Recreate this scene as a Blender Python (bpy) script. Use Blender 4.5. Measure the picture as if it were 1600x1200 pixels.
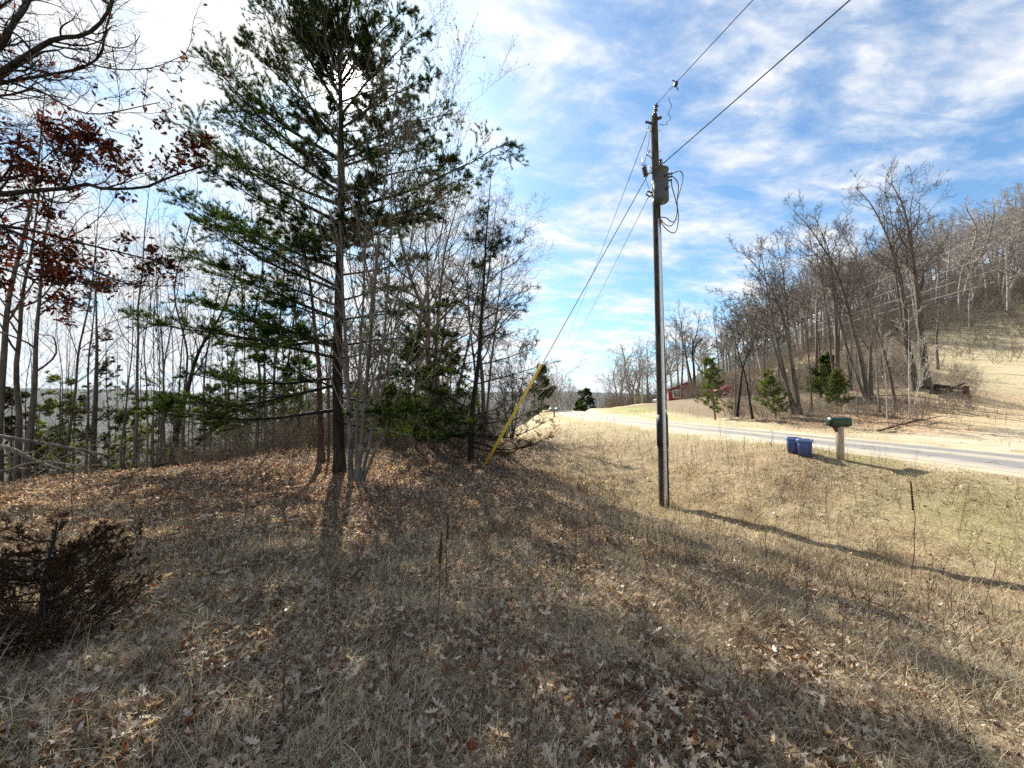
import bpy, math, numpy as np
from mathutils import Vector
R = math.radians
scene = bpy.context.scene
for o in list(bpy.data.objects): bpy.data.objects.remove(o)
COL = scene.collection

# ------------------------------------------------------------------ camera, sky, sun, exposure
FPX = 600.0                     # focal length in photograph pixels (1600 wide)
PITCH = math.atan(25/600.0)
CAMZ = 1.6
cam_d = bpy.data.cameras.new('camera'); cam_d.sensor_width = 36; cam_d.lens = 36*FPX/1600
cam_d.clip_start = 0.05; cam_d.clip_end = 20000
cam = bpy.data.objects.new('camera', cam_d); COL.objects.link(cam)
cam.location = (0, 0, CAMZ); cam.rotation_euler = (R(90)+PITCH, 0, 0)
scene.camera = cam
scene.render.resolution_x = 1024; scene.render.resolution_y = 768
SUN_AZ = R(-23.9); SUN_EL = R(38.1)       # azimuth from +Y, negative = to the left
sdir = Vector((math.sin(SUN_AZ)*math.cos(SUN_EL), math.cos(SUN_AZ)*math.cos(SUN_EL), math.sin(SUN_EL)))
sl = bpy.data.lights.new('sun', 'SUN'); sl.energy = 5.0; sl.angle = R(0.5); sl.color = (1.0, 0.94, 0.84)
so = bpy.data.objects.new('sun', sl); COL.objects.link(so)
so.rotation_euler = sdir.to_track_quat('Z', 'Y').to_euler(); so.location = (-20, 40, 40)
scene.view_settings.view_transform = 'Standard'; scene.view_settings.look = 'None'
scene.view_settings.exposure = 1.25; scene.view_settings.gamma = 1.0
scene.cycles.max_bounces = 5; scene.cycles.diffuse_bounces = 2; scene.cycles.transmission_bounces = 3
scene.cycles.volume_bounces = 0; scene.cycles.glossy_bounces = 2
scene.cycles.use_denoising = False
scene.cycles.caustics_reflective = False; scene.cycles.caustics_refractive = False

class NT:
    def __init__(s, tree): s.t = tree; s.t.nodes.clear()
    def n(s, typ, **kw):
        nd = s.t.nodes.new(typ)
        for k, v in kw.items():
            if k.startswith('_'): setattr(nd, k[1:], v)
            else: nd.inputs[k.replace('__', ' ')].default_value = v
        return nd
    def l(s, a, b): s.t.links.new(a, b)
    def math(s, op, a, b=None, c=None, clamp=False):
        nd = s.t.nodes.new('ShaderNodeMath'); nd.operation = op; nd.use_clamp = clamp
        for i, v in enumerate((a, b, c)):
            if v is None: continue
            if hasattr(v, 'links'): s.l(v, nd.inputs[i])
            else: nd.inputs[i].default_value = v
        return nd.outputs[0]
    def ramp(s, fac, stops, mode='LINEAR'):
        nd = s.t.nodes.new('ShaderNodeValToRGB'); cr = nd.color_ramp; cr.interpolation = mode
        while len(cr.elements) < len(stops): cr.elements.new(0.5)
        for e, (p, c) in zip(cr.elements, stops):
            e.position = p; e.color = (c, c, c, 1) if isinstance(c, (int, float)) else (*c, 1)
        s.l(fac, nd.inputs[0]); return nd.outputs[0]
    def mix(s, fac, a, b, blend='MIX'):
        nd = s.t.nodes.new('ShaderNodeMixRGB'); nd.blend_type = blend
        for i, v in enumerate((fac, a, b)):
            if hasattr(v, 'links'): s.l(v, nd.inputs[i])
            elif i == 0: nd.inputs[0].default_value = v
            else: nd.inputs[i].default_value = (*v, 1)
        return nd.outputs[0]

def make_world():
    w = bpy.data.worlds.new('World'); scene.world = w; w.use_nodes = True
    T = NT(w.node_tree)
    out = T.n('ShaderNodeOutputWorld')
    sky = T.n('ShaderNodeTexSky', _sky_type='NISHITA', _sun_disc=False)
    sky.sun_elevation = SUN_EL; sky.sun_rotation = SUN_AZ; sky.air_density = 1.0; sky.dust_density = 0.6; sky.ozone_density = 2.2
    tc = T.n('ShaderNodeTexCoord')
    sep = T.n('ShaderNodeSeparateXYZ'); T.l(tc.outputs['Generated'], sep.inputs[0])
    zz = T.math('ADD', T.math('MAXIMUM', sep.outputs[2], 0.0), 0.20)
    px = T.math('DIVIDE', sep.outputs[0], zz); py = T.math('DIVIDE', sep.outputs[1], zz)
    cmb = T.n('ShaderNodeCombineXYZ'); T.l(px, cmb.inputs[0]); T.l(py, cmb.inputs[1])
    def cloud(rot, sc, loc, scale, detail, rough, dist):
        m = T.n('ShaderNodeMapping'); m.inputs['Rotation'].default_value = (0, 0, R(rot)); m.inputs['Scale'].default_value = (*sc, 1); m.inputs['Location'].default_value = (*loc, 0)
        T.l(cmb.outputs[0], m.inputs[0])
        n = T.n('ShaderNodeTexNoise', Scale=scale, Detail=detail, Roughness=rough, Distortion=dist); T.l(m.outputs[0], n.inputs['Vector']); return n.outputs[0]
    big = cloud(20, (.8, 1.0), (1.7, 3.4), 1.1, 4, .5, .2)      # where the cloud lies
    mid = cloud(-32, (1.0, 1.7), (4.3, 2.1), 3.0, 10, .60, .3)    # ragged patches
    fin = cloud(-28, (1.6, 3.4), (1.3, 7.1), 4.2, 6, .6, .6)     # thin combed streaks
    bias = T.math('MULTIPLY', sep.outputs[0], -0.07)
    dsun = T.n('ShaderNodeVectorMath', _operation='DOT_PRODUCT'); T.l(tc.outputs['Generated'], dsun.inputs[0]); dsun.inputs[1].default_value = sdir
    low = T.math('MULTIPLY', T.math('SUBTRACT', 0.35, sep.outputs[2], clamp=True), 0.30)
    s1 = T.math('ADD', T.math('ADD', T.math('MULTIPLY', big, 0.42), T.math('ADD', T.math('MULTIPLY', mid, 0.52), T.math('MULTIPLY', fin, 0.17))), T.math('ADD', bias, low))
    cl = T.ramp(s1, [(0.47, 0.04), (0.53, 0.28), (0.575, 0.60), (0.62, 0.92), (0.70, 1.0)])
    dens = T.ramp(mid, [(0.35, (0.84, 0.91, 1.0)), (0.62, (1.0, 1.0, 1.0))])
    b1 = T.n('ShaderNodeBackground', Strength=0.072); T.l(T.mix(1.0, sky.outputs[0], (0.72, 1.0, 1.12), 'MULTIPLY'), b1.inputs[0])
    b2 = T.n('ShaderNodeBackground', Strength=0.45); T.l(dens, b2.inputs[0])
    mx = T.n('ShaderNodeMixShader'); T.l(cl, mx.inputs[0]); T.l(b1.outputs[0], mx.inputs[1]); T.l(b2.outputs[0], mx.inputs[2])
    # the sun shining through thin cloud: bright aureole
    d = T.math('MAXIMUM', dsun.outputs['Value'], 0.0)
    a1 = T.math('MULTIPLY', T.math('POWER', d, 3500.0), 5.0)
    a2 = T.math('MULTIPLY', T.math('POWER', d, 700.0), 0.9)
    a3 = T.math('MULTIPLY', T.math('POWER', d, 14.0), 0.05)
    b3 = T.n('ShaderNodeBackground', Color=(1.0, 0.97, 0.9, 1)); T.l(T.math('ADD', T.math('ADD', a1, a2), a3), b3.inputs[1])
    ad = T.n('ShaderNodeAddShader'); T.l(mx.outputs[0], ad.inputs[0]); T.l(b3.outputs[0], ad.inputs[1])
    T.l(ad.outputs[0], out.inputs[0])
    w.cycles.sampling_method = 'MANUAL'; w.cycles.sample_map_resolution = 1024
make_world()

# ------------------------------------------------------------------ helpers
def P(px, py, Y):
    """the world point seen at photograph pixel (px, py) at forward distance Y"""
    ca, sa = math.cos(PITCH), math.sin(PITCH)
    u = 600-py
    ry = FPX*ca - u*sa; rz = FPX*sa + u*ca; rx = px-800
    k = Y/ry
    return np.array([rx*k, Y, CAMZ+rz*k])

def tag(o, label=None, cat=None, group=None, kind=None):
    if label: o['label'] = label
    if cat: o['category'] = cat
    if group: o['group'] = group
    if kind: o['kind'] = kind
    return o
def empty(name, loc=(0, 0, 0), rz=0):
    o = bpy.data.objects.new(name, None); COL.objects.link(o); o.location = [float(v) for v in loc]; o.rotation_euler.z = rz
    o.empty_display_size = 0.3
    return o

class MB:
    """collects triangles and quads, then links them as one mesh object"""
    def __init__(s): s.V = []; s.T = []; s.Q = []; s.n = 0; s.A = []; s.G = []
    def add(s, V, F, rnd=0.5):
        V = np.asarray(V, dtype=np.float32).reshape(-1, 3)
        s.V.append(V)
        s.A.append(np.full(len(V), rnd, np.float32) if np.isscalar(rnd) else np.asarray(rnd, np.float32))
        for f in F:
            f = np.asarray(f, dtype=np.int32)
            if f.size == 0: continue
            (s.T if f.shape[1] == 3 else s.Q).append(f+s.n)
        s.n += len(V)
    def build(s, name, mat, parent=None, smooth=True, origin=(0, 0, 0), attrs=None):
        me = bpy.data.meshes.new(name)
        if s.n:
            V = np.concatenate(s.V) - np.asarray(origin, np.float32)
            T = np.concatenate(s.T) if s.T else np.zeros((0, 3), np.int32)
            Q = np.concatenate(s.Q) if s.Q else np.zeros((0, 4), np.int32)
            me.vertices.add(len(V)); me.vertices.foreach_set('co', V.ravel())
            nl = T.size+Q.size; me.loops.add(nl)
            me.loops.foreach_set('vertex_index', np.concatenate([T.ravel(), Q.ravel()]).astype(np.int32))
            npol = len(T)+len(Q); me.polygons.add(npol)
            tot = np.concatenate([np.full(len(T), 3), np.full(len(Q), 4)]).astype(np.int32)
            st = np.concatenate([[0], np.cumsum(tot)[:-1]]).astype(np.int32)
            me.polygons.foreach_set('loop_start', st)
            me.polygons.foreach_set('loop_total', tot)
            if smooth: me.polygons.foreach_set('use_smooth', np.ones(npol, bool))
            a = me.attributes.new('rnd', 'FLOAT', 'POINT'); a.data.foreach_set('value', np.concatenate(s.A))
            for k, v in (attrs or {}).items():
                a = me.attributes.new(k, 'FLOAT', 'POINT'); a.data.foreach_set('value', np.asarray(v, np.float32))
            me.update(calc_edges=True)
        me.materials.append(mat)
        o = bpy.data.objects.new(name, me); COL.objects.link(o)
        if parent is not None: o.parent = parent
        return o

def box(mb, c, s, rz=0, bev=0.0, rnd=0.5, taper=1.0):
    """bevelled box centred at c with size s; taper scales its top"""
    sx, sy, sz = [v/2 for v in s]
    b = min(bev, sx*0.6, sy*0.6, sz*0.6)
    lv = []
    def ring(x, y, z, bb): return [(-x+bb, -y, z), (x-bb, -y, z), (x, -y+bb, z), (x, y-bb, z), (x-bb, y, z), (-x+bb, y, z), (-x, y-bb, z), (-x, -y+bb, z)]
    b = max(b, 1e-4)
    t = taper
    rr = [ring(sx-b, sy-b, -sz, b*0.5), ring(sx, sy, -sz+b, b), ring(sx*t, sy*t, sz-b, b), ring(sx*t-b, sy*t-b, sz, b*0.5)]
    V = np.array([p for r in rr for p in r], float)
    F4 = [(k*8+i, k*8+(i+1) % 8, (k+1)*8+(i+1) % 8, (k+1)*8+i) for k in range(3) for i in range(8)]
    F4 += [(7, 6, 5, 4), (7, 4, 3, 0), (0, 3, 2, 1), (24, 25, 26, 27), (24, 27, 28, 31), (31, 28, 29, 30)]
    ca, sa = math.cos(rz), math.sin(rz)
    M = np.array([[ca, -sa, 0], [sa, ca, 0], [0, 0, 1]])
    mb.add(V@M.T+np.asarray(c, float), [np.array(F4)], rnd)

def tubes(mb, Pts, Rad, sides=4, rnd=0.5, cap=False):
    """Pts (B,n,3), Rad (B,n) -> tubes"""
    Pts = np.asarray(Pts, float); Rad = np.asarray(Rad, float)
    if Pts.ndim == 2: Pts = Pts[None]; Rad = Rad[None]
    B, n, _ = Pts.shape
    if B == 0: return
    t = np.gradient(Pts, axis=1); t /= np.linalg.norm(t, axis=2, keepdims=True)+1e-9
    md = t.mean(axis=1); md /= np.linalg.norm(md, axis=1, keepdims=True)+1e-9
    ref = np.zeros((B, 3)); idx = np.abs(md).argmin(axis=1); ref[np.arange(B), idx] = 1
    u = np.cross(t, ref[:, None, :]); u /= np.linalg.norm(u, axis=2, keepdims=True)+1e-9
    v = np.cross(t, u)
    a = np.arange(sides)*2*math.pi/sides
    ring = Pts[:, :, None, :] + Rad[:, :, None, None]*(u[:, :, None, :]*np.cos(a)[None, None, :, None]+v[:, :, None, :]*np.sin(a)[None, None, :, None])
    V = ring.reshape(-1, 3)
    b = np.arange(B)[:, None, None]*n*sides; k = np.arange(n-1)[None, :, None]*sides; s = np.arange(sides)[None, None, :]; s2 = (s+1) % sides
    F = np.stack([b+k+s, b+k+sides+s, b+k+sides+s2, b+k+s2], axis=-1).reshape(-1, 4)[:, ::-1]
    r = rnd if np.isscalar(rnd) else np.repeat(np.asarray(rnd), n*sides)
    Fs = [F]
    if cap:
        c = []
        for bb in range(B):
            for e in (0, n-1):
                base = bb*n*sides+e*sides
                for i in range(1, sides-1):
                    f = (base, base+i, base+i+1)
                    c.append(f if e == 0 else f[::-1])
        Fs.append(np.array(c)[:, ::-1])
    mb.add(V, Fs, r)

def tube(mb, pts, rad, sides=8, rnd=0.5, cap=True):
    pts = np.asarray(pts, float)
    rad = np.full(len(pts), rad) if np.isscalar(rad) else np.asarray(rad, float)
    tubes(mb, pts[None], rad[None], sides, rnd, cap)

def resample(pts, n):
    """smooth resample of a polyline (Catmull-Rom) to n points"""
    p = np.asarray(pts, float)
    if len(p) == 2: return p[0]+(p[1]-p[0])*np.linspace(0, 1, n)[:, None]
    q = np.vstack([2*p[0]-p[1], p, 2*p[-1]-p[-2]])
    L = np.concatenate([[0], np.cumsum(np.linalg.norm(np.diff(p, axis=0), axis=1))]); L /= L[-1]
    out = []
    for t in np.linspace(0, 1, n):
        i = min(np.searchsorted(L, t, side='right')-1, len(p)-2); i = max(i, 0)
        f = (t-L[i])/(L[i+1]-L[i]+1e-9)
        a, b, c, d = q[i], q[i+1], q[i+2], q[i+3]
        out.append(0.5*((2*b)+(-a+c)*f+(2*a-5*b+4*c-d)*f*f+(-a+3*b-3*c+d)*f**3))
    return np.array(out)

def rotm(rng, N, mode='any', tilt=0.4):
    """N random rotation matrices; 'flat' keeps the local z near world up"""
    if mode == 'any':
        q = rng.normal(size=(N, 4)); q /= np.linalg.norm(q, axis=1, keepdims=True)
        w, x, y, z = q.T
        return np.stack([1-2*(y*y+z*z), 2*(x*y-z*w), 2*(x*z+y*w), 2*(x*y+z*w), 1-2*(x*x+z*z), 2*(y*z-x*w), 2*(x*z-y*w), 2*(y*z+x*w), 1-2*(x*x+y*y)], axis=-1).reshape(-1, 3, 3)
    a = rng.uniform(0, 2*math.pi, N); tx = rng.normal(0, tilt, N); ty = rng.normal(0, tilt, N)
    z = np.stack([tx, ty, np.ones(N)], 1); z /= np.linalg.norm(z, axis=1, keepdims=True)
    h = np.stack([np.cos(a), np.sin(a), np.zeros(N)], 1)
    y = np.cross(z, h); y /= np.linalg.norm(y, axis=1, keepdims=True); x = np.cross(y, z)
    return np.stack([x, y, z], axis=-1)
def frames(rng, D):
    """rotation matrices whose local z is D"""
    D = D/(np.linalg.norm(D, axis=1, keepdims=True)+1e-9)
    r = rng.normal(size=D.shape); x = np.cross(D, r); x /= np.linalg.norm(x, axis=1, keepdims=True)+1e-9
    y = np.cross(D, x)
    return np.stack([x, y, D], axis=-1)
def inst(mb, V, F, pos, M, sc, rnd):
    """scatter template (V, F) at pos with rotation M and scale sc into one mesh"""
    N = len(pos)
    if N == 0: return
    V = np.asarray(V, float); m = len(V)
    sc = np.asarray(sc, float)
    if sc.ndim == 1: sc = sc[:, None]*np.ones(3)
    W = np.einsum('nij,nmj->nmi', M, V[None]*sc[:, None, :])+pos[:, None, :]
    Fs = []
    for f in F:
        f = np.asarray(f)
        Fs.append((f[None]+(np.arange(N)*m)[:, None, None]).reshape(-1, f.shape[1]))
    mb.add(W.reshape(-1, 3), Fs, np.repeat(rnd, m))

# ------------------------------------------------------------------ materials
MATS = {}
def mat(name):
    m = bpy.data.materials.new(name); m.use_nodes = True
    T = NT(m.node_tree); T.out = T.n('ShaderNodeOutputMaterial'); MATS[name] = m
    return m, T
def simple(name, col, rough=0.7, metal=0.0, noise=0.0, nscale=20.0, bump=0.0, col2=None, coord='Object', stretch=(1, 1, 1)):
    m, T = mat(name)
    b = T.n('ShaderNodeBsdfPrincipled', Roughness=rough, Metallic=metal); T.l(b.outputs[0], T.out.inputs[0])
    if noise > 0 or col2:
        tc = T.n('ShaderNodeTexCoord'); mp = T.n('ShaderNodeMapping'); mp.inputs['Scale'].default_value = stretch
        T.l(tc.outputs[coord], mp.inputs[0])
        n = T.n('ShaderNodeTexNoise', Scale=nscale, Detail=6, Roughness=0.6); T.l(mp.outputs[0], n.inputs['Vector'])
        c2 = col2 or tuple(c*(1-noise) for c in col)
        T.l(T.ramp(n.outputs[0], [(0.35, c2), (0.62, col)]), b.inputs['Base Color'])
        if bump:
            bp = T.n('ShaderNodeBump', Strength=bump, Distance=0.01); T.l(n.outputs[0], bp.inputs['Height']); T.l(bp.outputs[0], b.inputs['Normal'])
    else: b.inputs['Base Color'].default_value = (*col, 1)
    return m
def leafy(name, stops, trans=0.35, rough=0.7, tint=None, gloss=0.0):
    """thin foliage: colour picked by the per-leaf random number, some light let through"""
    m, T = mat(name)
    at = T.n('ShaderNodeAttribute', _attribute_name='rnd')
    c = T.ramp(at.outputs['Fac'], stops)
    d = T.n('ShaderNodeBsdfDiffuse', Roughness=0.5); T.l(c, d.inputs[0])
    if trans > 0:
        t = T.n('ShaderNodeBsdfTranslucent'); T.l(T.mix(1.0, c, tint or (1.2, 1.1, 0.7), 'MULTIPLY'), t.inputs[0])
        x = T.n('ShaderNodeMixShader'); x.inputs[0].default_value = trans
        T.l(d.outputs[0], x.inputs[1]); T.l(t.outputs[0], x.inputs[2])
        if gloss > 0:
            g = T.n('ShaderNodeBsdfGlossy', Roughness=0.42); g.inputs[0].default_value = (1, .97, .9, 1); y = T.n('ShaderNodeMixShader'); y.inputs[0].default_value = gloss
            T.l(x.outputs[0], y.inputs[1]); T.l(g.outputs[0], y.inputs[2]); x = y
        T.l(x.outputs[0], T.out.inputs[0])
    else: T.l(d.outputs[0], T.out.inputs[0])
    return m
def bark(name, c1, c2, scale=9.0, blotch=None):
    m, T = mat(name)
    tc = T.n('ShaderNodeTexCoord'); mp = T.n('ShaderNodeMapping'); mp.inputs['Scale'].default_value = (1, 1, 0.22)
    T.l(tc.outputs['Object'], mp.inputs[0])
    n = T.n('ShaderNodeTexNoise', Scale=scale, Detail=7, Roughness=0.7); T.l(mp.outputs[0], n.inputs['Vector'])
    c = T.ramp(n.outputs[0], [(0.36, c1), (0.62, c2)])
    if blotch:
        n2 = T.n('ShaderNodeTexNoise', Scale=3.0, Detail=4, Roughness=0.6); T.l(tc.outputs['Object'], n2.inputs['Vector'])
        c = T.mix(T.ramp(n2.outputs[0], [(0.52, 0.0), (0.62, 0.8)]), c, blotch)
    b = T.n('ShaderNodeBsdfPrincipled', Roughness=0.9); b.inputs['Specular IOR Level'].default_value = 0.2; T.l(c, b.inputs['Base Color'])
    bp = T.n('ShaderNodeBump', Strength=0.7, Distance=0.02); T.l(n.outputs[0], bp.inputs['Height']); T.l(bp.outputs[0], b.inputs['Normal'])
    T.l(b.outputs[0], T.out.inputs[0]); return m

M_bark_dark = bark('bark_dark', (0.010, 0.009, 0.008), (0.042, 0.036, 0.030))
M_bark_grey = bark('bark_grey', (0.06, 0.054, 0.047), (0.175, 0.16, 0.14), 7, (0.23, 0.225, 0.20))
M_bark_brown = bark('bark_brown', (0.05, 0.042, 0.035), (0.155, 0.13, 0.11))
M_bark_warm = bark('bark_warm', (0.10, 0.085, 0.068), (0.25, 0.215, 0.175))
M_bark_red = bark('bark_red', (0.05, 0.03, 0.022), (0.16, 0.095, 0.065))
M_birch = bark('bark_pale', (0.30, 0.27, 0.23), (0.55, 0.52, 0.46))
M_log = bark('weathered_log', (0.10, 0.08, 0.065), (0.32, 0.27, 0.22), 12)
M_needle = leafy('pine_needles', [(0, (0.012, 0.023, 0.010)), (0.5, (0.028, 0.048, 0.014)), (0.8, (0.068, 0.09, 0.022)), (1, (0.16, 0.165, 0.045))], 0.46, tint=(1.5, 1.6, 0.7))
M_needle2 = leafy('spruce_needles', [(0, (0.020, 0.030, 0.014)), (0.6, (0.042, 0.058, 0.022)), (1, (0.12, 0.10, 0.05))], 0.25)
M_needle3 = leafy('young_pine_needles', [(0, (0.055, 0.085, 0.024)), (0.5, (0.12, 0.165, 0.042)), (1, (0.27, 0.30, 0.10))], 0.42)
M_juniper = leafy('juniper_scales', [(0, (0.020, 0.017, 0.010)), (0.5, (0.055, 0.036, 0.020)), (0.85, (0.12, 0.062, 0.034)), (1, (0.20, 0.11, 0.06))], 0.12)
M_oakleaf = leafy('russet_oak_leaves', [(0, (0.03, 0.013, 0.010)), (0.6, (0.075, 0.026, 0.018)), (1, (0.16, 0.062, 0.034))], 0.35, tint=(1.5, 0.9, 0.6))
M_litter = leafy('fallen_leaves', [(0, (0.07, 0.035, 0.022)), (0.14, (0.19, 0.075, 0.035)), (0.34, (0.15, 0.10, 0.065)), (0.55, (0.31, 0.235, 0.165)), (0.78, (0.50, 0.42, 0.32)), (1, (0.70, 0.63, 0.52))], 0.38, tint=(1.2, 0.92, 0.62), gloss=.035)
M_grass = leafy('dry_grass', [(0, (0.09, 0.058, 0.038)), (0.22, (0.25, 0.185, 0.12)), (0.5, (0.52, 0.435, 0.295)), (0.86, (0.86, 0.78, 0.58)), (0.94, (0.26, 0.29, 0.11)), (1, (0.16, 0.21, 0.07))], 0.42, tint=(1.1, 1.0, 0.72), gloss=.03)
M_weed = leafy('weed_stems', [(0, (0.055, 0.032, 0.022)), (0.5, (0.14, 0.09, 0.06)), (1, (0.36, 0.28, 0.19))], 0.0)
M_twig = leafy('bare_twigs', [(0, (0.09, 0.07, 0.055)), (0.5, (0.22, 0.18, 0.14)), (1, (0.46, 0.40, 0.32))], 0.0)

# ------------------------------------------------------------------ terrain
CP = np.array([
 (0,0,0),(0,-6,.1),(0,-20,0),(-3,2,0),(3,2,-.3),(5,-1,-.4),(6.7,5,-.85),(5.9,6.8,-1.02),(4.2,10.6,-1.32),(9,2,-.35),(10.2,6,-.05),(9.4,8.6,.0),
 (8.55,10.1,.08),(7.4,10.3,.03),(7.0,9.0,-.45),(2,8.6,-.85),(0,6,-.35),(0,9,-.5),(-2.5,8,-.38),(-4.95,11,-.42),(-.9,12.2,-.52),(-6,6,-.25),(-4,4,-.1),
 (2.2,14.5,-.85),(2.5,19,-.4),(4.2,15,-.8),(3,26,-.15),(4,34,0),(6.8,20,0),(6.2,14.5,-.35),(7.3,13.5,-.05),(5.4,27,.02),(1,17,-.5),
 (-12,8.5,-.35),(-10,4,-.1),(-8.5,13,-.3),(-8.7,15,-.4),(-5,15,-.22),(-2,16.5,-.3),(-13.5,10,-.7),(-16,5,-.8),
 (-10,20,-3),(-5,22,-2.2),(-2,25,-1.8),(1,32,-1.4),(2,42,-.7),(-15,14,-2.6),(-20,15,-5.5),(-10,30,-8),(-30,30,-15),(0,60,-6),(-60,60,-34),(-20,60,-22),(-100,100,-56),(-25,0,-3),(-40,0,-9),(-100,0,-45),
 (4,50,.05),(4.5,60,-.2),(5,72,-1.8),(5,90,-7),(13,90,-7),(13,74,-1.8),(15,120,-15),(0,120,-25),(0,200,-45),(60,260,-20),
 (14.8,10,.12),(15,20,.18),(14,30,.2),(12.5,40,.2),(12.5,50,.25),(13,60,0),(15,3,.1),(16,-10,.1),
 (18.7,14,.12),(24,18,.35),(33,25,1.0),(44,33,3.0),(60,45,7.6),(35,30,2.7),(29,27,2.3),(17,29,.45),(18.75,25,.8),(24,25,1.2),(24,36,1.7),(20,50,1.3),(30,66,1.2),(24,52,1.8),(22,66,.9),(35,50,3.0),(40,40,4.4),
 (50,48,7.5),(60,60,13),(42,60,5.5),(80,60,17),(100,75,25),(147,110,44),(130,130,38),(133,200,30),(150,300,26),(180,400,24),(75,100,18),(80,150,16),(55,85,8),(60,120,8),(45,120,0),(200,150,50),(250,50,60),(150,0,32),(80,0,9),(45,5,1.6),(60,25,5),(30,-20,.5),(80,30,10),
 (250,400,45),(70,300,-14),(100,400,-10)], float)
_c = 1.2
def _fit():
    d = np.linalg.norm(CP[:, None, :2]-CP[None, :, :2], axis=2)
    A = np.sqrt(d*d+_c*_c)
    n = len(CP); Pm = np.c_[np.ones(n), CP[:, :2]]
    K = np.zeros((n+3, n+3)); K[:n, :n] = A+np.eye(n)*-0.02; K[:n, n:] = Pm; K[n:, :n] = Pm.T
    return np.linalg.solve(K, np.r_[CP[:, 2], 0, 0, 0])
_w = _fit()
RC = np.array([(14.5,-40),(13.9,-15),(13.4,-3),(12.9,4),(12.2,9.5),(11.4,13.5),(10.3,18.5),(8.9,24.5),(7.7,31),(7.1,38),(7.3,46),(8.3,55),(10,66),(12.5,85)], float)
RZ = np.array([.1,.1,.1,.1,.12,.12,.13,.14,.15,.16,.14,-.02,-.9,-5.5])
RP = resample(np.c_[RC, RZ], 150)
RWID = 1.85
def sstep(a, b, x): t = np.clip((x-a)/(b-a), 0, 1); return t*t*(3-2*t)
def vnoise(x, y, f, seed=0):
    """smooth value noise on a lattice"""
    x = x*f; y = y*f; xi = np.floor(x).astype(np.int64); yi = np.floor(y).astype(np.int64); fx = x-xi; fy = y-yi
    fx = fx*fx*(3-2*fx); fy = fy*fy*(3-2*fy)
    def h(a, b):
        n = (a*374761393+b*668265263+seed*1442695041) & 0xffffffff
        n = ((n ^ (n >> 13))*1274126177) & 0xffffffff
        return ((n ^ (n >> 16)) & 0xffff)/65535.0
    return (h(xi, yi)*(1-fx)+h(xi+1, yi)*fx)*(1-fy)+(h(xi, yi+1)*(1-fx)+h(xi+1, yi+1)*fx)*fy
def road_near(x, y):
    """distance to the road's centre line and its height there"""
    D = np.full(x.shape, 1e9); Z = np.zeros(x.shape)
    for i in range(0, len(RP)-1):
        a, b = RP[i], RP[i+1]; ab = b[:2]-a[:2]; L = ab@ab
        t = np.clip(((x-a[0])*ab[0]+(y-a[1])*ab[1])/L, 0, 1)
        dx = x-(a[0]+t*ab[0]); dy = y-(a[1]+t*ab[1]); d = np.hypot(dx, dy)
        m = d < D; D = np.where(m, d, D); Z = np.where(m, a[2]+t*(b[2]-a[2]), Z)
    return D, Z
def terrain(x, y, fine=True):
    x = np.asarray(x, float); y = np.asarray(y, float); sh = x.shape; x = x.ravel(); y = y.ravel()
    z = np.zeros(len(x)); n = len(CP)
    for s in range(0, len(x), 60000):
        e = slice(s, s+60000)
        d2 = (x[e, None]-CP[None, :, 0])**2+(y[e, None]-CP[None, :, 1])**2
        z[e] = np.sqrt(d2+_c*_c)@_w[:n]+_w[n]+_w[n+1]*x[e]+_w[n+2]*y[e]
    r = np.hypot(x, y); az = np.arctan2(x, y)
    rid = 34+26*vnoise(az*9+3, r*0+1, 1.0, 5)+14*vnoise(az*40, r*0+1, 1.0, 8)
    far = -75+(75+rid)*sstep(1700, 3300, r)+12*vnoise(x, y, 1/260., 2)
    far = far + 46*sstep(0.2, 0.9, az)*np.exp(-((r-500)/300)**2)
    k = sstep(220, 650, r)
    z = z*(1-k)+far*k
    D, Z = road_near(x, y)
    near = sstep(200, 60, r)
    if fine:
        z = z + near*((vnoise(x, y, 0.8, 1)-.5)*0.07+(vnoise(x, y, 2.6, 3)-.5)*0.11)*sstep(2.5, 5, D)
        z = z + (1-near)*0
    q = sstep(RWID+1.3, RWID+.2, D)*(y > -39)*(y < 84)
    z = z*(1-q)+(Z-0.035)*q
    return z.reshape(sh)
def tz(x, y): return float(terrain(np.array([x]), np.array([y]))[0])
def G(px, py, y0=1.2, y1=120):
    """where the ray through a photograph pixel meets the ground"""
    Y = np.geomspace(y0, y1, 900); d = P(px, py, 1.0)-np.array([0, 0, CAMZ])
    pt = np.array([0, 0, CAMZ])+Y[:, None]*d; g = terrain(pt[:, 0], pt[:, 1])
    i = np.argmax(pt[:, 2] < g)
    return np.array([pt[i, 0], pt[i, 1], g[i]])

def leafiness(x, y):
    a = sstep(3.6, -0.8, x+(vnoise(x, y, .45, 11)-.5)*3.2-0.10*np.maximum(y-4, 0)*0)
    fore = 0.55*sstep(7, 1.5, y)*sstep(6.5, 2, x)
    a = np.maximum(a*sstep(26, 17, y)*(.72+.28*sstep(5, 9, y)), fore)
    w = sstep(14.2, 15.5, x)*sstep(16, 21, y)*0.8*sstep(1.12, 1.02, x/np.maximum(y, 1))*(y < 60)
    return np.clip(np.maximum(a, w), 0, 1)
def greenness(x, y, D):
    g = sstep(4.2, 2.6, D)*sstep(2.0, 2.7, D)*(x < 12)
    g2 = sstep(6.2, 8.5, x)*sstep(9.5, 7, y)*sstep(2.3, 2.9, D)
    g3 = np.exp(-((x-(14+0*y))/2.2)**2-((y-47)/8)**2)*1.6
    return np.clip(np.maximum(np.maximum(g*.35, g2*.5), g3)*(0.35+0.9*vnoise(x, y, .8, 21)), 0, 1)
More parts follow.
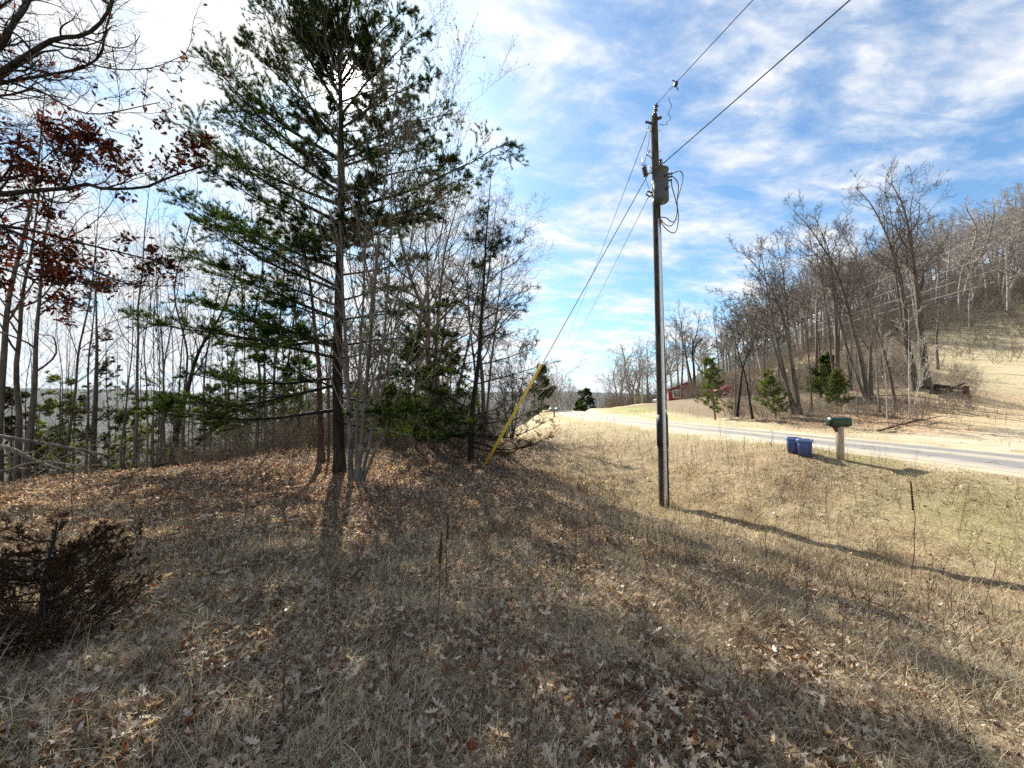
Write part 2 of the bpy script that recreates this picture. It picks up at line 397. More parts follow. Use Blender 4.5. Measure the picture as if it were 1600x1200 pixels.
def drivey(x, y):
    """pale gravel and sand drive that leaves the road to the right"""
    c = 13.6+0.16*(x-14)
    w = 2.3+0.06*(x-14)
    return sstep(w+1.0, w-0.4, np.abs(y-c)+(vnoise(x, y, 1.1, 31)-.5)*0.9)*sstep(13.5, 14.6, x)*sstep(60, 40, x)

def make_ground():
    def axis(n, s, k, c=0.0):
        u = np.linspace(-1, 1, n); return c+s*np.sinh(k*u)/math.sinh(k)
    xs = axis(520, 6000, 7.6, 3.0); ys = axis(560, 6000, 7.6, 9.0)
    X, Y = np.meshgrid(xs, ys)
    Z = terrain(X, Y)
    V = np.stack([X, Y, Z], -1).reshape(-1, 3)
    nx, ny = len(xs), len(ys)
    i = (np.arange(ny-1)[:, None]*nx+np.arange(nx-1)[None]).ravel()
    F = np.stack([i, i+1, i+nx+1, i+nx], 1)
    x, y = X.ravel(), Y.ravel(); D, _ = road_near(x, y)
    mb = MB(); mb.add(V, [F])
    m, T = mat('ground_cover')
    def A(n): return T.n('ShaderNodeAttribute', _attribute_name=n).outputs['Fac']
    tc = T.n('ShaderNodeTexCoord')
    n1 = T.n('ShaderNodeTexNoise', Scale=7.0, Detail=9, Roughness=0.75); T.l(tc.outputs['Object'], n1.inputs['Vector'])
    n2 = T.n('ShaderNodeTexNoise', Scale=0.9, Detail=6, Roughness=0.6); T.l(tc.outputs['Object'], n2.inputs['Vector'])
    n3 = T.n('ShaderNodeTexNoise', Scale=34.0, Detail=4, Roughness=0.7); T.l(tc.outputs['Object'], n3.inputs['Vector'])
    n4 = T.n('ShaderNodeTexNoise', Scale=0.05, Detail=8, Roughness=0.7); T.l(tc.outputs['Object'], n4.inputs['Vector'])
    straw = T.ramp(T.math('ADD', T.math('MULTIPLY', n1.outputs[0], .5), T.math('MULTIPLY', n3.outputs[0], .5)), [(0.36, (0.10, 0.072, 0.045)), (0.5, (0.26, 0.205, 0.125)), (0.62, (0.48, 0.41, 0.27))])
    straw = T.mix(T.ramp(n2.outputs[0], [(0.42, 0.0), (0.60, 0.8)]), straw, (0.24, 0.175, 0.105))
    straw = T.mix(A('open'), straw, T.ramp(T.math('ADD', T.math('MULTIPLY', n1.outputs[0], .5), T.math('MULTIPLY', n3.outputs[0], .5)), [(0.36, (0.26, 0.20, 0.12)), (0.5, (0.44, 0.37, 0.23)), (0.64, (0.62, 0.54, 0.36))]))
    leaf = T.ramp(T.math('ADD', T.math('MULTIPLY', n1.outputs[0], .4), T.math('MULTIPLY', n3.outputs[0], .6)), [(0.38, (0.055, 0.038, 0.027)), (0.5, (0.15, 0.105, 0.075)), (0.62, (0.33, 0.25, 0.19))])
    green = T.ramp(n3.outputs[0], [(0.35, (0.15, 0.17, 0.06)), (0.65, (0.36, 0.36, 0.16))])
    grav = T.ramp(T.math('ADD', T.math('MULTIPLY', n2.outputs[0], .5), T.math('MULTIPLY', n3.outputs[0], .5)), [(0.38, (0.33, 0.265, 0.175)), (0.6, (0.55, 0.47, 0.34))])
    clay = T.ramp(n1.outputs[0], [(0.35, (0.34, 0.17, 0.09)), (0.6, (0.62, 0.42, 0.26))])
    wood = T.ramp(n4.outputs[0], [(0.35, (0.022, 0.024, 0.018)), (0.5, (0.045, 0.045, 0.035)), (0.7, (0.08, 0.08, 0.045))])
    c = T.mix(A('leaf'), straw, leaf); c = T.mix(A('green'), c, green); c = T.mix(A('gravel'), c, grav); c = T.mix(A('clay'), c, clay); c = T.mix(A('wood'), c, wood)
    b = T.n('ShaderNodeBsdfPrincipled', Roughness=0.95); b.inputs['Specular IOR Level'].default_value = 0.1
    T.l(c, b.inputs['Base Color'])
    bp = T.n('ShaderNodeBump', Strength=0.8, Distance=0.05)
    T.l(T.math('ADD', T.math('MULTIPLY', n1.outputs[0], .7), T.math('MULTIPLY', n3.outputs[0], .5)), bp.inputs['Height']); T.l(bp.outputs[0], b.inputs['Normal'])
    T.l(b.outputs[0], T.out.inputs[0])
    shoulder = sstep(3.0, 2.35, D+(vnoise(x, y, .9, 41)-.5)*.8)*(y < 90)
    clay_ = (sstep(3.9, 3.3, np.abs(y-(19.5+.33*(x-18))))*sstep(16, 19, x)*sstep(42, 34, x)*(0.1+.5*vnoise(x, y, .5, 44)))
    clay_ = np.maximum(clay_, sstep(3.5, 3.0, D)*sstep(2.5, 2.8, D)*(y > 22)*(x < 9)*0.7)
    r = np.hypot(x, y)
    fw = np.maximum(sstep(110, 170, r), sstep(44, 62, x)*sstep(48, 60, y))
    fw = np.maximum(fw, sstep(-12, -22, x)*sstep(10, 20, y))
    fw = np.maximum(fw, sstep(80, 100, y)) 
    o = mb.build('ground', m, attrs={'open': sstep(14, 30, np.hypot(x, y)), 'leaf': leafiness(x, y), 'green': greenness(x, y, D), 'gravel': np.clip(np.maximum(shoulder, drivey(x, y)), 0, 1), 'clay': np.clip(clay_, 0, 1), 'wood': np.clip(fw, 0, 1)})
    tag(o, kind='structure')
make_ground()

def make_road():
    n = 400; c = resample(np.c_[RC, RZ], n)
    t = np.gradient(c[:, :2], axis=0); t /= np.linalg.norm(t, axis=1, keepdims=True); nr = np.c_[t[:, 1], -t[:, 0]]
    rng = np.random.default_rng(5)
    K = 13; us = np.linspace(-1, 1, K)
    V = np.zeros((n, K, 3))
    ed = (vnoise(np.arange(n)*0.6, np.zeros(n), 1.0, 3)-.5)*.14
    for k, u in enumerate(us):
        w = RWID*u+(ed if abs(u) > .99 else 0)
        V[:, k, :2] = c[:, :2]+nr*np.asarray(w)[..., None] if np.ndim(w) else c[:, :2]+nr*w
        V[:, k, 2] = c[:, 2]+0.04*(1-u*u)-(0.03 if abs(u) > .99 else 0)
    i = (np.arange(n-1)[:, None]*K+np.arange(K-1)[None]).ravel()
    F = np.stack([i, i+1, i+K+1, i+K], 1)
    mb = MB(); mb.add(V.reshape(-1, 3), [F])
    m, T = mat('worn_asphalt')
    at = T.n('ShaderNodeAttribute', _attribute_name='across')
    tc = T.n('ShaderNodeTexCoord')
    n1 = T.n('ShaderNodeTexNoise', Scale=60, Detail=6, Roughness=0.8); T.l(tc.outputs['Object'], n1.inputs['Vector'])
    n2 = T.n('ShaderNodeTexNoise', Scale=0.8, Detail=6, Roughness=0.6); T.l(tc.outputs['Object'], n2.inputs['Vector'])
    base = T.ramp(n1.outputs[0], [(0.35, (0.12, 0.118, 0.115)), (0.65, (0.25, 0.245, 0.235))])
    # sand worn between and beside the wheel tracks
    w = T.math('ABSOLUTE', T.math('SUBTRACT', T.math('ABSOLUTE', at.outputs['Fac']), 0.45))
    s = T.ramp(T.math('ADD', w, T.math('MULTIPLY', T.math('SUBTRACT', n2.outputs[0], .5), .6)), [(0.16, 0.0), (0.42, 0.85)])
    sp = T.n('ShaderNodeSeparateXYZ'); T.l(tc.outputs['Object'], sp.inputs[0])
    nd = T.n('ShaderNodeTexNoise', Scale=1.4, Detail=3); T.l(tc.outputs['Object'], nd.inputs['Vector'])
    wv = T.n('ShaderNodeVectorMath', _operation='ADD'); T.l(tc.outputs['Object'], wv.inputs[0]); T.l(nd.outputs['Color'], wv.inputs[1])
    vo = T.n('ShaderNodeTexVoronoi', _feature='DISTANCE_TO_EDGE', Scale=0.75); T.l(wv.outputs[0], vo.inputs['Vector'])
    base = T.mix(T.ramp(vo.outputs['Distance'], [(0.0, 0.85), (0.022, 0.0)]), base, (0.03, 0.03, 0.03))
    base = T.mix(T.ramp(n2.outputs[0], [(0.60, 0.0), (0.63, 0.5)]), base, (0.09, 0.088, 0.085))
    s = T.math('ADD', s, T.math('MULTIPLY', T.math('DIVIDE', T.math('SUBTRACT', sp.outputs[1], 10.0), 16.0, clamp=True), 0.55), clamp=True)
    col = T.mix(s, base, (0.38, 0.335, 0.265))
    b = T.n('ShaderNodeBsdfPrincipled', Roughness=0.8); b.inputs['Specular IOR Level'].default_value = 0.3; T.l(col, b.inputs['Base Color'])
    bp = T.n('ShaderNodeBump', Strength=0.4, Distance=0.008); T.l(n1.outputs[0], bp.inputs['Height']); T.l(bp.outputs[0], b.inputs['Normal'])
    T.l(b.outputs[0], T.out.inputs[0])
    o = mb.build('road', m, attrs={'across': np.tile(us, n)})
    tag(o, kind='structure')
make_road()

# ------------------------------------------------------------------ growing branches
def grow(rng, Pp, Rp, k, t0, t1, ang, ratio, n, wob=0.12, up=0.05, rr=0.6, rmin=0.004, flat=0.0, taper=0.25, lpow=0.55, lens=None, amp=0.25):
    """children branches off the parents (B,m,3); k children each. Returns (C,n,3), (C,n)"""
    B, m, _ = Pp.shape
    if B == 0: return np.zeros((0, n, 3)), np.zeros((0, n))
    Lp = np.linalg.norm(np.diff(Pp, axis=1), axis=2).sum(1)
    kk = np.full(B, k) if np.isscalar(k) else np.asarray(k)
    pi = np.repeat(np.arange(B), kk); C = len(pi)
    if C == 0: return np.zeros((0, n, 3)), np.zeros((0, n))
    j = np.concatenate([np.arange(q) for q in kk]) if C else np.zeros(0)
    t = t0+(t1-t0)*np.clip((j+rng.uniform(0, 1, C))/np.repeat(kk, kk), 0, 1)
    f = t*(m-1); i0 = np.minimum(f.astype(int), m-2); fr = (f-i0)[:, None]
    st = Pp[pi, i0]*(1-fr)+Pp[pi, i0+1]*fr
    rp = Rp[pi, i0]*(1-fr[:, 0])+Rp[pi, i0+1]*fr[:, 0]
    tg = Pp[pi, i0+1]-Pp[pi, i0]; tg /= np.linalg.norm(tg, axis=1, keepdims=True)+1e-9
    rv = rng.normal(size=(C, 3)); rv[:, 2] *= (1-flat)
    pr = rv-(rv*tg).sum(1, keepdims=True)*tg
    if flat > 0: pr[:, 2] *= (1-flat)
    pr /= np.linalg.norm(pr, axis=1, keepdims=True)+1e-9
    # alternate golden-angle style spreading: flip sign by index
    a = np.radians(rng.normal(ang, ang*amp, C))[:, None]
    d = tg*np.cos(a)+pr*np.sin(a)
    L = (Lp[pi]*ratio*(1-lpow*(t-t0)/(t1-t0+1e-9)) if lens is None else lens(t))*rng.uniform(0.6, 1.25, C)
    step = (L/(n-1))[:, None]
    P_ = np.zeros((C, n, 3)); P_[:, 0] = st
    drift = rng.normal(size=(C, 3))*wob*0.5
    for s in range(1, n):
        P_[:, s] = P_[:, s-1]+d*step
        d = d+rng.normal(size=(C, 3))*wob+drift; d[:, 2] += up
        d /= np.linalg.norm(d, axis=1, keepdims=True)
    r0 = np.minimum(np.maximum(rp*rr, rmin), np.maximum(L*0.03, rmin))
    R_ = r0[:, None]*np.linspace(1, taper, n)[None]
    return P_, np.maximum(R_, rmin*0.7)

def crown_of(rng, SP, SR, spec):
    """levels of branches from the stems; returns list of (P,R)"""
    out = []; Pp, Rp = SP, SR
    for lv in spec:
        Pp, Rp = grow(rng, Pp, Rp, **lv); out.append((Pp, Rp))
    return out
def hard(k=(16, 7, 6, 3), t0=0.35, ang=48, ratio=0.42, up=0.06, rmin=0.006, wob=0.13):
    s = [dict(k=k[0], t0=t0, t1=0.99, ang=ang, ratio=ratio, n=9, up=up, wob=wob, rr=0.55, rmin=rmin),
         dict(k=k[1], t0=0.2, t1=1.0, ang=ang*0.95, ratio=0.46, n=7, up=up*.8, wob=wob*1.1, rr=0.6, rmin=rmin),
         dict(k=k[2], t0=0.15, t1=1.0, ang=45, ratio=0.5, n=5, up=up*.6, wob=wob*1.2, rr=0.6, rmin=rmin)]
    if len(k) > 3 and k[3]: s.append(dict(k=k[3], t0=0.2, t1=1.0, ang=42, ratio=0.55, n=4, up=up*.4, wob=wob*1.2, rr=0.6, rmin=rmin*.8))
    return s

def stems_px(stems, Y, base=None):
    """pixel polylines -> world stems (n,3); the first point is set on the ground"""
    out = []
    for s in stems:
        pts = []
        for i, q in enumerate(s):
            yy = Y+(q[2] if len(q) > 2 else 0)
            p = P(q[0], q[1], yy)
            if i == 0 and len(q) < 4: p[2] = tz(p[0], p[1])-0.12
            pts.append(p)
        out.append(np.array(pts))
    return out
def wobble(rng, p, a):
    n = len(p); k = np.linspace(0, 1, n)
    L = np.linalg.norm(p[-1]-p[0])
    for f in (2, 5, 9): p = p+np.outer(np.sin(k*math.pi)*np.sin(k*f*math.pi+rng.uniform(0, 6)), rng.normal(size=3)*[1, 1, .2])*a*L/f
    return p
TREES = {}
def bare_tree(name, label, Y, stems, radii, spec, mt, seed, cat='bare tree', group=None, n=22, wob=0.006, leaves=None, mt2=None, tip=0.22, forked=False):
    rng = np.random.default_rng(seed)
    W = stems if isinstance(stems[0], np.ndarray) else stems_px(stems, Y)
    base = W[0][0].copy(); base[2] += 0.12
    SP = np.array([wobble(rng, resample(w, n), wob) for w in W])
    if forked:
        for i in range(1, len(SP)):
            d = np.linalg.norm(SP[0]-SP[i][0], axis=1); SP[i] += (SP[0][d.argmin()]-SP[i][0])*np.linspace(1, 0, n)[:, None]**3
    SR = np.array([r*(1-(1-tip)*np.linspace(0, 1, n)**0.8) for r in radii])
    for i in range(len(SR)):
        if i == 0 or not forked: SR[i, 0] *= 1.45; SR[i, 1] *= 1.12
    root = empty(name, base); tag(root, label, cat, group)
    mb = MB(); tubes(mb, SP, SR, 9, cap=False); mb.build('trunk', mt, root, origin=base)
    lv = crown_of(rng, SP, SR, spec)
    mb = MB()
    for i, (p, r) in enumerate(lv): tubes(mb, p, r, [5, 4, 3, 3][min(i, 3)])
    mb.build('crown', mt2 or mt, root, origin=base)
    if leaves:
        p, r = lv[-1]; leaves(rng, root, base, lv)
    TREES[name+str(seed)] = root
    return root

# leaf and needle templates
def oak_leaf():
    o = [(0, -.5), (.07, -.36), (.20, -.30), (.10, -.18), (.30, -.02), (.14, .04), (.30, .26), (.12, .24), (.14, .42), (0, .5)]
    pts = [(x, y) for x, y in o]+[(-x*.95, y+.02) for x, y in o[-2:0:-1]]
    V = [(0, 0, .02)]+[(x, y, .5*x*x*2+.35*y*y) for x, y in pts]
    n = len(pts); F = [(0, 1+i, 1+(i+1) % n) for i in range(n)]
    return np.array(V), [np.array(F)]
OAK = oak_leaf()
def crumpled(seed):
    g = np.random.default_rng(seed)
    a = np.sort(np.linspace(0, 2*math.pi, 10, endpoint=False)+g.uniform(-.15, .15, 10)); q = np.where(np.arange(10) % 2 == 0, 1.0, .55)*g.uniform(.8, 1.1, 10)
    V = [(0, 0, -.02)]+[(math.cos(t)*k*.33, math.sin(t)*k*.52, g.uniform(-.02, .20)*k) for t, k in zip(a, q)]
    return np.array(V), [np.array([(0, 1+i, 1+(i+1) % 10) for i in range(10)])]
CRUMP = [crumpled(i) for i in range(5)]
def small_leaf():
    V = np.array([(0, -.5, 0), (.26, -.05, .10), (0, .5, .06), (-.24, .08, .12), (.0, .0, -.03)])
    return V, [np.array([(0, 1, 4), (1, 2, 4), (2, 3, 4), (3, 0, 4)])]
SML = small_leaf()
def tuft(rng, n, L, w, splay, base=0.25):
    V = []; F = []
    for i in range(n):
        a = rng.uniform(0, 2*math.pi); s = math.radians(rng.uniform(8, splay))
        d = np.array([math.cos(a)*math.sin(s), math.sin(a)*math.sin(s), math.cos(s)])
        q = np.cross(d, rng.normal(size=3)); q /= np.linalg.norm(q)
        b = np.array([0, 0, rng.uniform(0, base)*L]); l = L*rng.uniform(.7, 1.1)
        V += [b-q*w/2, b+q*w/2, b+d*l]; F.append((3*i, 3*i+1, 3*i+2))
    return np.array(V), [np.array(F)]
def put_tufts(rng, mb, Pb, n_per, t0, tm, sc, rbase, rspread, upb=0.3, jit=0.35):
    """tufts along the branches Pb (B,m,3), pointing along them and a little up"""
    B, m, _ = Pb.shape
    if B == 0: return
    pi = np.repeat(np.arange(B), n_per); t = t0+(1-t0)*(np.tile(np.arange(n_per), B)+rng.uniform(.5, 1.0, B*n_per))/n_per
    t = np.minimum(t, 1)
    f = t*(m-1); i0 = np.minimum(f.astype(int), m-2); fr = (f-i0)[:, None]
    pos = Pb[pi, i0]*(1-fr)+Pb[pi, i0+1]*fr
    d = Pb[pi, i0+1]-Pb[pi, i0]; d /= np.linalg.norm(d, axis=1, keepdims=True)+1e-9
    d = d+rng.normal(size=d.shape)*jit; d[:, 2] += upb
    Mx = frames(rng, d)
    br = rng.uniform(0, 1, B)
    rn = np.clip(rbase+rspread*(0.6*br[pi]+0.4*rng.uniform(0, 1, len(pi))), 0, 1)
    kinds = rng.integers(0, len(tm), len(pi))
    for k in range(len(tm)):
        q = kinds == k
        inst(mb, tm[k][0], tm[k][1], pos[q], Mx[q], rng.uniform(.8, 1.2, q.sum())*sc, rn[q])

# ------------------------------------------------------------------ the big white pine
_r = np.random.default_rng(3)
TUFT_P = [tuft(_r, 20, 0.10, 0.0062, 55) for _ in range(7)]
TUFT_S = [tuft(_r, 13, 0.035, 0.006, 80, base=2.5) for _ in range(6)]
TUFT_Y = [tuft(_r, 13, 0.15, 0.011, 48) for _ in range(5)]
TUFT_J = [tuft(_r, 12, 0.045, 0.005, 38, base=0.9) for _ in range(6)]
TUFT_F = [tuft(_r, 9, 0.5, 0.10, 75) for _ in range(5)]

def conifer(name, label, trunk, r0, limbs, seed, mt_n, tufts, mt_b, cat='pine tree', group=None, nsub=12, nsub2=5, ntuft=3, sc=1.0, flat=.75, sub_ratio=.36, rb=0.1, rs=0.9, up=0.03, upb=.35, rmin=.006, sub_t0=.22, bright=None, sagging=False, gap=None):
    rng = np.random.default_rng(seed)
    base = trunk[0].copy(); base[2] += .12
    root = empty(name, base); tag(root, label, cat, group)
    n = 26; TP = wobble(rng, resample(trunk, n), .004); TR = r0*(1-.92*np.linspace(0, 1, n)); TR[0] *= 1.3
    mb = MB(); tubes(mb, TP[None], TR[None], 10); mb.build('trunk', mt_b, root, origin=base)
    mb = MB(); fol = MB()
    L1 = []; R1 = []
    for l in limbs:
        p = resample(np.array(l), 10); p = p+rng.normal(size=p.shape)*0.035*np.linspace(0, 1, 10)[:, None]
        ln = np.linalg.norm(p[-1]-p[0]); L1.append(p); R1.append(np.maximum((0.010+0.0085*ln)*(1-.85*np.linspace(0, 1, 10)), rmin))
    L1 = np.array(L1); R1 = np.array(R1)
    tubes(mb, L1, R1, 5)
    ln = np.linalg.norm(L1[:, -1]-L1[:, 0], axis=1)
    kk = np.maximum(4, (nsub*np.clip(ln/3.0, .4, 1.6)).astype(int))
    P2, R2 = grow(rng, L1, R1, kk, sub_t0, 1.0, 48, sub_ratio, 7, wob=.10, up=up, rr=.5, rmin=rmin, flat=flat, lpow=.6)
    tubes(mb, P2, R2, 3)
    P3, R3 = grow(rng, P2, R2, nsub2, .15, 1.0, 42, .5, 4, wob=.12, up=up*2, rr=.6, rmin=rmin, flat=flat*.6)
    if gap is not None:      # an open place in the crown: centre, direction through it and radius
        def far_(Q):
            v = Q[:, Q.shape[1]//2]-gap[0]; w = v-(v@gap[1])[:, None]*gap[1]; return np.linalg.norm(w, axis=1) > gap[2]
        P2 = P2[(q := far_(P2))]; R2 = R2[q]; P3 = P3[(q := far_(P3))]; R3 = R3[q]
    tubes(mb, P3, R3, 3)
    mb.build('branches', mt_b, root, origin=base)
    put_tufts(rng, fol, P3, ntuft, .35, tufts, sc, rb, rs, upb=upb)
    put_tufts(rng, fol, P2, ntuft+1, .45, tufts, sc, rb, rs, upb=upb)
    put_tufts(rng, fol, L1, 8, .75, tufts, sc, rb, rs, upb=upb)
    fol.build('needles', mt_n, root, origin=base, smooth=False)
    return root

def big_pine():
    rng = np.random.default_rng(77)
    Y = 11.0
    tr = [P(531, 738, Y)]; tr[0][2] = tz(tr[0][0], tr[0][1])-.12
    tr += [P(528, 600, Y), P(530, 400, Y), P(533, 200, Y), P(529, 60, Y), P(526, -40, Y), P(524, -110, Y)]
    limbs = []
    def L(a, b, mid=None, dy=0.0, dm=None):
        p0 = P(a[0], a[1], Y); p2 = P(b[0], b[1], Y+dy)
        p1 = P(*(mid or ((a[0]+b[0])/2, (a[1]+b[1])/2+8)), Y+dy*.5)
        limbs.append([p0, p1, p2])
    # left limbs, seen against the sky (pixels of the photograph)
    L((531, 455), (275, 308), (400, 400), -.6); L((531, 450), (330, 330), (430, 395), .8); L((531, 350), (298, 192), (400, 275), .3); L((531, 365), (320, 262), (420, 320), -1.2)
    L((532, 290), (322, 88), (405, 180), .4); L((532, 230), (408, 5), (455, 120), .2); L((532, 250), (360, 110), (430, 185), 1.4)
    L((532, 300), (352, 175), (430, 235), 1.0); L((532, 210), (380, 60), (450, 135), -1.1); L((531, 480), (350, 420), (440, 445), -.9); L((531, 420), (360, 340), (440, 385), 1.4)
    L((532, 390), (690, 300), (620, 350), .9); L((532, 350), (672, 330), (600, 345), -1.4); L((532, 250), (660, 200), (600, 225), -.6); L((532, 150), (470, 20), (500, 85), 1.2); L((532, 140), (610, 40), (570, 90), -1.2)
    L((531, 170), (425, -30), (470, 70), .6); L((531, 150), (448, -60), (485, 60), -.4); L((530, 100), (455, -70), (490, 10), .4)
    L((531, 500), (292, 395), (410, 450), 1.2); L((530, 320), (345, 240), (430, 280), 1.7)
    # right limbs
    L((532, 330), (798, 222), (660, 290), -.2); L((532, 360), (742, 282), (640, 330), .6); L((533, 300), (700, 255), (620, 270), -1.3); L((533, 240), (702, 178), (620, 200), .7)
    L((533, 200), (680, 120), (610, 150), -.6); L((532, 180), (664, 52), (600, 100), .2); L((532, 130), (640, 10), (585, 60), .8); L((532, 120), (598, -40), (565, 40), -.3)
    L((532, 160), (650, 150), (590, 140), 1.2); L((533, 260), (690, 230), (610, 240), 1.6); L((532, 430), (660, 400), (600, 420), 1.5)
    L((532, 80), (575, -90), (552, -10), .3); L((531, 60), (505, -80), (515, -10), .3); L((531, 60), (545, -80), (540, -20), -.6)
    # low limbs, drooping green at the left
    L((530, 560), (225, 502), (380, 528), -.5); L((530, 545), (300, 470), (420, 505), .9); L((530, 600), (232, 622), (380, 632), -.9); L((530, 590), (300, 585), (410, 600), .8)
    L((530, 640), (240, 640), (390, 655), .3); L((530, 610), (405, 560), (465, 580), -2.2)
    L((530, 500), (400, 470), (465, 480), -2.4); L((530, 540), (430, 520), (480, 525), -2.8); L((530, 530), (360, 540), (440, 540), 2.2)
    # low limbs to the right, dark clumps
    L((532, 540), (708, 520), (620, 528), .7); L((532, 500), (690, 480), (620, 488), -.6); L((532, 600), (700, 585), (620, 590), .3); L((532, 620), (730, 660), (640, 645), -.5)
    L((532, 660), (722, 680), (640, 680), 1.0); L((532, 560), (650, 560), (600, 550), 1.9); L((532, 640), (640, 640), (590, 640), -2.0); L((532, 470), (640, 450), (590, 455), 2.1)
    # toward and away from the camera
    for i in range(60):
        h = rng.uniform(.40, 1.05); py = 660-560*h*1.05; ln = 2.7*(1-.60*h)*rng.uniform(.6, 1.1); a = rng.uniform(0, 2*math.pi)
        p0 = P(531, py, Y); p2 = p0+np.array([math.cos(a)*ln, math.sin(a)*ln, ln*(.15+.5*h)]); limbs.append([p0, (p0+p2)/2+np.array([0, 0, -.12*ln]), p2])
    return conifer('white_pine', 'tall dark green pine with the sun shining through its crown, widest tree here', tr, .165, limbs, 21, M_needle, TUFT_P, M_bark_dark, nsub=19, nsub2=6, ntuft=4, sc=1.18, rb=.0, rs=.95, sub_ratio=.29, sub_t0=.18, gap=(P(545, 130, 11), np.array(sdir), .40))
PINE = big_pine()

def roadside_spruce():
    rng = np.random.default_rng(9); Y = 12.9
    tr = [P(735, 722, Y)]; tr[0][2] = tz(tr[0][0], tr[0][1])-.1
    tr += [P(738, 640, Y), P(748, 560, Y), P(755, 450, Y), P(762, 340, Y), P(768, 268, Y)]
    limbs = []
    def L(a, b, mid, dy=0): limbs.append([P(a[0], a[1], Y), P(mid[0], mid[1], Y+dy*.5), P(b[0], b[1], Y+dy)])
    L((737, 690), (868, 682), (800, 702), -.3); L((738, 680), (860, 655), (800, 682), .5); L((738, 665), (850, 636), (800, 655), .9); L((740, 650), (835, 600), (790, 632), -.4)
    L((745, 600), (862, 568), (800, 585), 0); L((748, 570), (840, 540), (790, 560), .6); L((750, 530), (826, 470), (785, 510), -.3); L((752, 500), (832, 448), (790, 480), .6)
    L((755, 450), (815, 400), (780, 425), .2); L((758, 410), (822, 372), (785, 390), .5); L((738, 680), (645, 660), (690, 680), -.3); L((738, 660), (640, 640), (690, 655), .6)
    L((740, 640), (660, 600), (700, 622), -.6); L((745, 600), (680, 560), (712, 580), .3); L((748, 560), (690, 520), (720, 540), -.4); L((752, 500), (705, 460), (730, 480), .4)
    for i in range(34):
        h = rng.uniform(0, 1); py = 700-400*h; ln = 2.0*(1-.72*h)*rng.uniform(.6, 1.15); a = rng.uniform(0, 2*math.pi)
        px = np.interp(py, [268, 340, 450, 560, 640, 728], [768, 762, 755, 748, 738, 735])
        p0 = P(px, py, Y); p2 = p0+np.array([math.cos(a)*ln, math.sin(a)*ln, ln*(.05+.25*h)]); limbs.append([p0, (p0+p2)/2+np.array([0, 0, -.12*ln]), p2])
    return conifer('spruce_tree', 'thin half bare conifer with drooping branches right behind the yellow guy guard', tr, .10, limbs, 31, M_needle2, TUFT_S, M_bark_dark, cat='spruce tree', nsub=13, nsub2=5, ntuft=3, sc=1.6, flat=.5, sub_ratio=.30, rb=0, rs=.9, upb=.1, up=-.01, rmin=.006, sub_t0=.1)
roadside_spruce()

# ------------------------------------------------------------------ the multi-stemmed grey tree in front of the pine
def buds(rng, root, base, lv):
    mb = MB(); p, r = lv[-1]
    q = rng.uniform(0, 1, len(p)) < .55; e = p[q][:, -1]
    inst(mb, SML[0], SML[1], e, rotm(rng, len(e)), rng.uniform(.03, .075, len(e)), rng.uniform(0, 1, len(e)))
    mb.build('leaves', M_oakleaf, root, origin=base, smooth=False)
def multi_stem():
    st = [[(549, 752), (545, 640), (537, 480), (530, 330), (528, 200), (524, 90)],
          [(556, 752), (566, 680), (577, 540), (588, 400), (604, 260), (622, 130), (634, 45)],
          [(560, 752), (578, 690), (596, 560), (608, 420), (612, 280), (600, 160)],
          [(556, 750), (560, 600), (571, 400), (574, 300), (572, 200), (560, 110)],
          [(563, 750), (604, 660), (640, 560), (672, 440), (700, 310), (722, 190), (738, 150)],
          [(561, 750), (590, 640), (625, 470), (650, 330), (672, 210), (690, 100)]]
    s = hard((24, 7, 4), t0=.15, ang=33, ratio=.24, up=.13, rmin=.0035, wob=.06)
    for q in s: q['lpow'] = .35
    bare_tree('maple_clump', 'clump of slender pale grey stems with small russet leaves in front of the tall pine', 9.9, st, [.066, .07, .046, .042, .038, .032], s, M_bark_grey, 41, cat='young tree', leaves=buds, tip=.12, wob=.004, mt2=M_bark_warm)
multi_stem()

